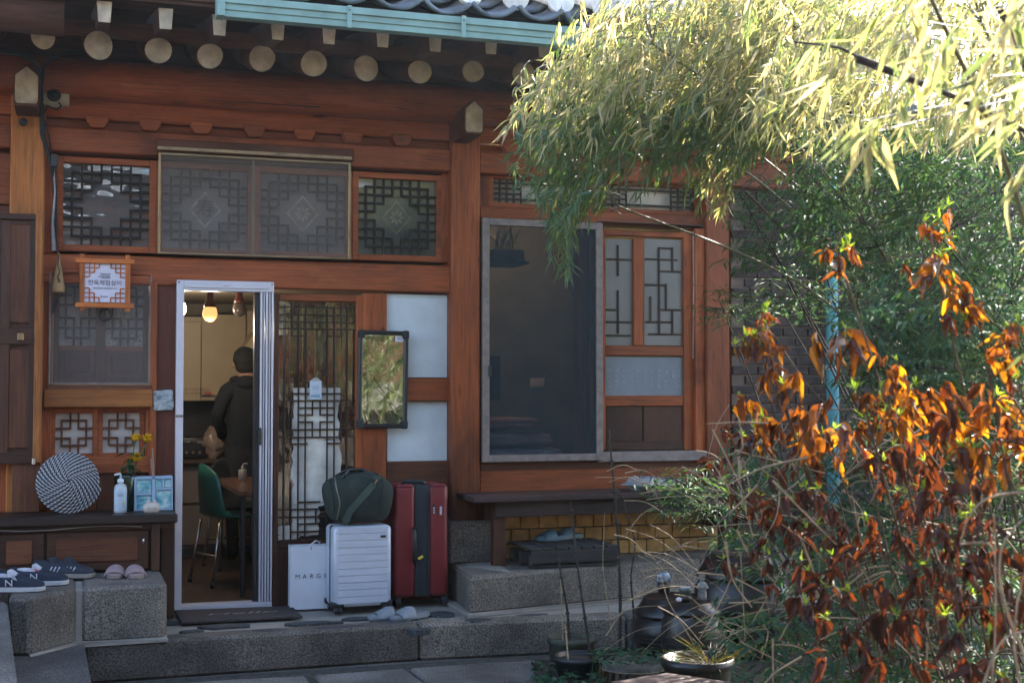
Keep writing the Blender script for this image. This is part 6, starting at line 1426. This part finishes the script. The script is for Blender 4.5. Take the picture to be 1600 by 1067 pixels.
dryshrub('rusty dead-leaved shrub filling the lower right below the orange sprays', (2.7, -4.2, -.16), [
    ([(1230, 930), (1300, 900), (1380, 870), (1460, 850)], 3.9, 60, (.06, .10), 2.5), ([(1330, 800), (1420, 820), (1500, 850), (1640, 860)], 3.7, 60, (.06, .10), 2.5), ([(1280, 1000), (1380, 960), (1500, 950), (1640, 980)], 3.6, 60, (.06, .10), 2.5),
    ([(1350, 700), (1430, 730), (1520, 740), (1640, 720)], 3.9, 60, (.06, .10), 2.5), ([(1200, 780), (1260, 820), (1330, 850)], 4.2, 60, (.05, .09), 2.)], M_dry2, 250, 8)
dryshrub('brown and yellowing dead-leaved shrub in the bottom right corner', (2.4, -4.9, -.16), [
    ([(1440, 860), (1470, 880), (1480, 920), (1460, 950)], 3.2, 170, (.04, .07), 2.2), ([(1480, 815), (1490, 840), (1485, 880)], 3.1, 120, (.035, .055), 1.2), ([(1340, 960), (1350, 990), (1360, 1040)], 3.4, 50, (.08, .12), 1.2), ([(1430, 980), (1460, 1010), (1520, 1040), (1600, 1040)], 3.1, 60, (.07, .1), 2),
    ([(1380, 760), (1450, 780), (1520, 790), (1600, 800)], 3.4, 70, (.06, .1), 2.5), ([(1540, 880), (1580, 900), (1640, 930)], 3.0, 60, (.07, .1), 2), ([(1290, 890), (1330, 880), (1400, 900)], 3.7, 50, (.05, .08), 1.5)], M_dry2, 280, 6)
# dry stems near the viewer
def stems(label, lines, mat, group=None, cat='dry stems'):
    base = D(lines[0][0][0][0], lines[0][0][0][1], lines[0][1]); T_ = thing('dry_stem_clump', label, cat, (base.x, base.y, -.16), 0, group)
    for pts, t_, r_ in lines:
        w3 = [np.array(D(u, v, t_ if not hasattr(t_, '__len__') else t_[i])) for i, (u, v) in enumerate(pts)]; culm(w3, r_, T_, 'stem', 14, mat)
    return T_
stems('pale tan arching stems close to the viewer in the bottom right corner', [([(1640, 1110), (1575, 960), (1562, 880), (1580, 830), (1640, 780)], 2.6, .0032), ([(1640, 772), (1590, 770), (1545, 778), (1515, 805), (1500, 850)], 2.6, .003), ([(1545, 1120), (1555, 990), (1555, 860), (1553, 800)], 2.7, .0025), ([(1520, 1120), (1560, 1010), (1600, 985), (1650, 960)], 2.6, .003), ([(1500, 850), (1545, 850), (1556, 880)], 2.65, .002), ([(1600, 1100), (1585, 1000), (1600, 900), (1640, 850)], 2.5, .0026)], M_straw)
lns = []; rs = random.Random(21)
for k in range(170):
    u, v = rs.uniform(1120, 1600), rs.uniform(660, 1060); a = rs.uniform(0, math.pi); l_ = rs.uniform(60, 170); t_ = rs.uniform(3.9, 5.6)
    lns.append(([(u-l_/2*math.cos(a), v-l_/2*math.sin(a)), (u+rs.uniform(-10, 10), v-rs.uniform(0, 18)), (u+l_/2*math.cos(a), v+l_/2*math.sin(a)*.7)], t_, rs.choice((.0016, .0022, .003, .004))))
stems('tangle of thin dry twigs and straw woven through the low shrubs', lns, M_straw)
lns = []
for k in range(42):
    u, v = rs.uniform(970, 1130), rs.uniform(720, 1000); a = rs.uniform(-.9, .9); l_ = rs.uniform(50, 120); t_ = rs.uniform(5.6, 6.8)
    lns.append(([(u-l_/2*math.cos(a), v-l_/2*math.sin(a)), (u, v-10), (u+l_/2*math.cos(a), v+l_/2*math.sin(a))], t_, rs.choice((.0015, .002, .003))))
stems('thin dry straws reaching left over the dark jars', lns, M_straw)
stems('thick dark branch crossing the upper right corner', [([(1340, 92), (1400, 115), (1450, 135), (1520, 165), (1640, 225)], 3.3, .011), ([(1345, 93), (1310, 75), (1240, 66)], 3.4, .005), ([(1560, 10), (1585, 60), (1610, 130)], 3.0, .008)], M_barkd, cat='branch')
stems('grey leafless stem leaning by the brick wall beside the pillar', [([(1165, 300), (1210, 345), (1256, 385), (1300, 430)], 7.0, .008), ([(1225, 550), (1260, 600), (1300, 640)], 5.0, .006), ([(1100, 300), (1160, 260), (1230, 240)], 6.4, .003), ([(1020, 300), (1120, 275), (1200, 262)], 6.4, .002), ([(1100, 345), (1130, 300), (1190, 255)], 6.4, .0025)], M_twig)
# ================================================================ pots, bare stalks, jars
def pot(name, label, u, v, Y, r0, r1, h, mat, soil=True):
    p = W(u, v, Y); S = thing(name, label, 'plant pot', (p.x, Y, -.19)); lathe('pot', [(r0, 0), (r1*.98, h*.8), (r1*1.05, h*.82), (r1*1.06, h), (r1*.95, h), (r1*.9, h*.8), (0.001, h*.78)], mat, S, n=28)
    lathe('soil', [(.001, h*.86), (r1*.93, h*.84), (r1*.92, h*.8)][::-1], M_soil, S, n=20); return S
pA_ = pot('plant_pot', 'mossy olive cylindrical pot against the kerb', 893, 1020, -1.42, .115, .125, .165, plain('mossy clay', (.06, .065, .04), .9, var=.5, vs=9, bumps=.5))
pB_ = pot('plant_pot', 'black plastic pot with brown mulch in front of the olive pot', 906, 1050, -1.78, .10, .13, .14, M_black)
def stalk(label, pts, r_, par=None):
    w3 = [W(u, v, Y) for u, v, Y in pts]; S = thing('bare_stalk', label, 'stalk', tuple(w3[0]), 0, 'bare stalks standing in the pots'); o0 = np.array(w3[0])
    path = culm([np.array(p) for p in w3], r_, S, 'stalk', 20, M_barkd if r_ > .005 else M_straw)
    for k in range(3, len(path)-2, 4): blob('node', Vector(path[k])-w3[0], (r_*1.6, r_*1.6, r_*1.3), M_barkd if r_ > .005 else M_straw, S, 1)
    return S
stalk('dark knotty stalk leaning left from the olive pot', [(890, 1005, -1.45), (886, 950, -1.45), (876, 895, -1.45), (870, 850, -1.45)], .008)
stalk('tall leaning stalk rising from the black pot', [(925, 1040, -1.78), (914, 965, -1.75), (902, 880, -1.7), (894, 810, -1.65), (891, 782, -1.65)], .008)
stalk('short thin stalk at the front of the black pot', [(888, 1035, -1.78), (884, 985, -1.7), (880, 975, -1.7)], .005)
stalk('tallest straight stalk, pale at its top before the window sill', [(968, 1025, -1.6), (969, 930, -1.6), (965, 830, -1.6), (958, 745, -1.6), (951, 672, -1.6)], .010)
stalk('thin tan stalk beside the tallest one', [(958, 1000, -1.7), (948, 930, -1.7), (942, 880, -1.7), (945, 800, -1.7)], .003)
stalk('drooping tan stalk with withered rags left of the jars', [(988, 1020, -1.6), (990, 960, -1.6), (986, 900, -1.6), (992, 850, -1.6), (980, 800, -1.55), (965, 760, -1.55)], .006)
stalk('fine upright stalk in the olive pot', [(880, 1005, -1.46), (878, 960, -1.46), (876, 905, -1.46)], .004)
stalk('pale bent straw in front of the jars', [(1095, 1025, -2.1), (1075, 990, -2.1), (1045, 940, -2.1), (1030, 900, -2.1), (1005, 905, -2.1)], .004)
sp_ = W(990, 1035, -1.95); ST = thing('tree_stump', 'pale flat-topped stump ringed by dry leaves and string beside the black pot', 'stump', (sp_.x, -1.95, -.19)); zs_ = W(990, 1032, -1.95).z+.19
lathe('trunk', [(.17, 0), (.155, zs_*.6), (.16, zs_-.01), (.15, zs_), (.001, zs_+.002)], plain('weathered stump', (.16, .14, .12), .9, var=.4, vs=14, bumps=.6), ST, n=26); tube('string', [(.165*math.cos(a), .165*math.sin(a), zs_-.03) for a in np.linspace(0, 6.28, 26)], .003, M_straw, ST, 5)
P = []; Dd = []; S = []
for k in range(46): a = rs.uniform(0, 6.28); P.append((sp_.x+.17*math.cos(a), -1.95+.17*math.sin(a), -.19+zs_-.03)); Dd.append((math.cos(a)*.3, math.sin(a)*.3, -1)); S.append(rs.uniform(.05, .08))
leaves(ST, TC, P, Dd, S, M_dry2, 46, 'dry_leaf', 'dry_leaves')
GC = thing('ground_cover', 'low teal-green ground cover growing round the pots and stump', 'ground cover', (2.5, -1.9, -.17)); P = []; Dd = []; S = []
for (u0, u1, v0, v1, z_, n_) in ((835, 940, 1035, 1110, -.13, 420), (925, 1060, 1012, 1036, -.02, 170), (1000, 1180, 1050, 1120, -.13, 300), (930, 1100, 1040, 1110, -.15, 300)):
    for k in range(n_): q = G(rs.uniform(u0, u1), rs.uniform(v0, v1), z_+rs.uniform(-.02, .03)); P.append(tuple(q)); a = rs.uniform(0, 6.28); Dd.append((math.cos(a), math.sin(a), rs.uniform(-.2, .4))); S.append(rs.uniform(.028, .05))
leaves(GC, TG, P, Dd, S, M_cov, 150, 'leaf', 'foliage', .5)
pth = [np.array([[p[0]+rs.uniform(-.04, .04), p[1]+rs.uniform(-.04, .04), -.18], [p[0], p[1], p[2]-.02], list(p)]) for p in P[::3]]; tubes('stems', pth, [.0015]*len(pth), M_st, GC, 4)
M_ong = plain('dark glazed earthenware', (.018, .013, .012), .36, var=.3, vs=5)
def jar(label, u, Y, vlid, w_, zr, lidh=.07):
    p = W(u, vlid, Y); S = thing('onggi_jar', label, 'jar', (p.x, Y, -.19), 0, 'dark glazed jars beside the terrace'); z0_ = p.z+.19-lidh; r_ = w_/2
    lathe('body', [(r_*.62, 0), (r_*.9, z0_*.3), (r_*1.04, z0_*.6), (r_*1.0, z0_*.85), (r_*.86, z0_*.98), (r_*.84, z0_)], M_ong, S, n=36)
    for k in range(3): lathe('band', [(r_*1.035, 0), (r_*1.05, .003), (r_*1.035, .006)], M_ong, S, (0, 0, z0_*(.5+k*.08)), 36)
    lathe('lid', [(r_*.9, z0_-.012), (r_*.97, z0_-.01), (r_*.98, z0_+.004), (r_*.84, z0_+lidh*.4), (r_*.72, z0_+lidh*.9), (r_*.66, z0_+lidh), (r_*.6, z0_+lidh*.94), (.001, z0_+lidh*.9)], M_ong, S, n=36); return S, Vector((p.x, Y, p.z))
J1, t1_ = jar('dark glazed jar nearest the stone terrace with a small lidded pot on top', 1052, -1.50, 930, .44, 0, .09)
J2, t2_ = jar('dark glazed jar in front with little figurines on its lid', 1080, -1.95, 938, .30, 0, .05)
J3, t3_ = jar('large dark jar half hidden by dead leaves at the right', 1160, -1.55, 862, .52, 0, .12)
c = W(1037, 923, -1.5); S = thing('small_pot', 'tiny brown pot with a blue and white cap on the rear jar', 'pot', tuple(c)); lathe('pot', [(.03, -.012), (.034, .02), (.034, .05), (.02, .054)], M_ong, S); lathe('cap', [(.03, .05), (.036, .058), (.036, .08), (.028, .098), (.001, .102)], plain('blue white glaze', (.25, .32, .42), .3, var=.9, vs=40), S)
c = W(1071, 940, -1.95); S = thing('incense_bowl', 'small dark bowl stacked on a drum-shaped stand on the front jar', 'bowl', tuple(c)); lathe('stand', [(.03, 0), (.032, .03), (.026, .034)], M_ong, S); lathe('bowl', [(.02, .034), (.034, .06), (.036, .072), (.03, .07), (.01, .045)], plain('celadon bowl', (.10, .13, .11), .3), S); blob('white_rim', (0, 0, .074), (.026, .026, .006), M_pb, S, 2)
c = W(1062, 940, -2.0); tag(blob('pebble', tuple(c+Vector((-.005, 0, .012))), (.015, .013, .012), M_wb, None, 2), 'round white pebble beside the little bowl on the jar lid', 'pebble')
c = W(1097, 937, -1.93); S = thing('stone_statue', 'small weathered standing statue holding its hands together on the front jar', 'statue', tuple(c)); M_sta = plain('pale worn stone', (.26, .25, .24), .9, var=.4, vs=40, bumps=.5)
lathe('robe', [(.022, 0), (.024, .02), (.02, .05), (.024, .07), (.018, .088), (.009, .094)], M_sta, S, n=14); blob('head', (0, 0, .108), (.014, .014, .017), M_sta, S, 2); lathe('hat', [(.017, 0), (.018, .004), (.008, .016), (.003, .02)], M_sta, S, (0, 0, .116), 12)
for s in (-1, 1): tube('arm', [(s*.018, 0, .085), (s*.024, -.012, .065), (s*.004, -.025, .062)], .007, M_sta, S, 6)
blob('nose', (0, -.014, .107), (.003, .003, .004), M_sta, S, 1)
pC_ = pot('plant_pot', 'wide dark planter with dry grass in front of the jars', 1090, 1040, -2.45, .13, .16, .235, M_ong); c = Vector(pC_.location)
P = []; Dd = []; S = []
for k in range(90): a = rs.uniform(0, 6.28); P.append((c.x+.07*math.cos(a)*rs.random()+.06, c.y+.07*math.sin(a)*rs.random(), c.z+.2)); Dd.append((math.cos(a), math.sin(a), rs.uniform(.2, 1.4))); S.append(rs.uniform(.1, .2))
leaves(pC_, [tmpl_lance(.035, .4)], P, Dd, S, leafmat('dry grass blade', [(.05, .055, .025), (.10, .08, .04), (.03, .045, .02)], .3, .6), 90, 'blade', 'grass')
c = G(1042, 1054, .12); LT = thing('low_table', 'corner of a flat reddish brown table top at the bottom edge', 'table', (c.x, c.y, -.19)); prism('top', [(0, 0), (G(955, 1068, .12).x-c.x, G(955, 1068, .12).y-c.y), (.05, -.75), (.35, -.5)], 'z', .02, plain('dull red brown board', (.11, .07, .06), .6), LT, (0, 0, .30), .003)
for (x, y) in ((.0, -.06), (-.12, -.2), (.05, -.65), (.28, -.46)): b2('leg', (x-.012, y-.012, .0), (x+.012, y+.012, .30), M_black, LT)
# ================================================================ off-frame neighbours seen only in the glass and mirror
bamboo('bamboo thicket just outside the right edge, seen in the mirror', (3.6, -5.2, -.16), None, [(1620, 100), (2300, 60), (2300, 800), (1620, 800)], 230, (2.9, 4.4), M_bam, GB, 0, 4, leafS=(.09, .12), L=(.25, .4))
OH = thing('opposite_house', 'timber house on a raised base across the yard, behind the viewer', 'house', (1, -11.6, 1.0)); o0 = Vector((1, -15, -.2))
b2('foundation', (-10, -.3, -1.2), (10, .6, 0), M_gran, OH, 0)
b2('wall', Vector((-9, -15.3, -.2))-o0, Vector((11, -15, 2.7))-o0, mx_, OH, 0); b2('stone_base', Vector((-9, -15, -.2))-o0, Vector((11, -14.2, .2))-o0, M_gran, OH, 0); b2('beam', Vector((-9, -15, 2.4))-o0, Vector((11, -14.92, 2.65))-o0, wx, OH, 0)
b2('gutter', Vector((-9, -13.7, 3.0))-o0, Vector((11, -13.6, 3.12))-o0, M_alu, OH, 0)
prism('roof', [(-13.6, 3.1), (-13.7, 3.25), (-17, 4.8), (-20, 3.2), (-17, 4.6)], 'x', 20, M_tile, OH, (-10, 15, .2))
for k in range(7):
    x = -8+k*2.9; b2('pillar', Vector((x, -15, .2))-o0, Vector((x+.2, -14.9, 2.4))-o0, wz, OH, 0); b2('window', Vector((x+.6, -14.98, .9))-o0, Vector((x+2.3, -14.94, 2.1))-o0, M_paper, OH, 0)
WF = thing('side_wall', 'brick garden wall along the left side of the yard, outside the picture', 'wall', (-4.2, -9, -.2)); b2('wall', (-.15, -6, 0), (.1, 5, 2.4), M_br, WF, 0); b2('coping', (-.2, -6, 2.4), (.15, 5, 2.5), M_tile, WF, 0)
# ================================================================ added air volume imitating lens-flare veil and lifted blacks
hb = box('flare_veil', (0, 0, 3.6), (92, 92, 10), None, None, 0); stuff(hb)
hm = bpy.data.materials.new('thin flare veil'); hm.use_nodes = True; hn = hm.node_tree; hn.nodes.remove(hn.nodes['Principled BSDF'])
pv = hn.nodes.new('ShaderNodeVolumePrincipled'); pv.inputs['Color'].default_value = (.72, .88, 1, 1); pv.inputs['Density'].default_value = .0008; pv.inputs['Anisotropy'].default_value = .72
hn.links.new(pv.outputs[0], hn.nodes['Material Output'].inputs['Volume']); hb.data.materials.append(hm)
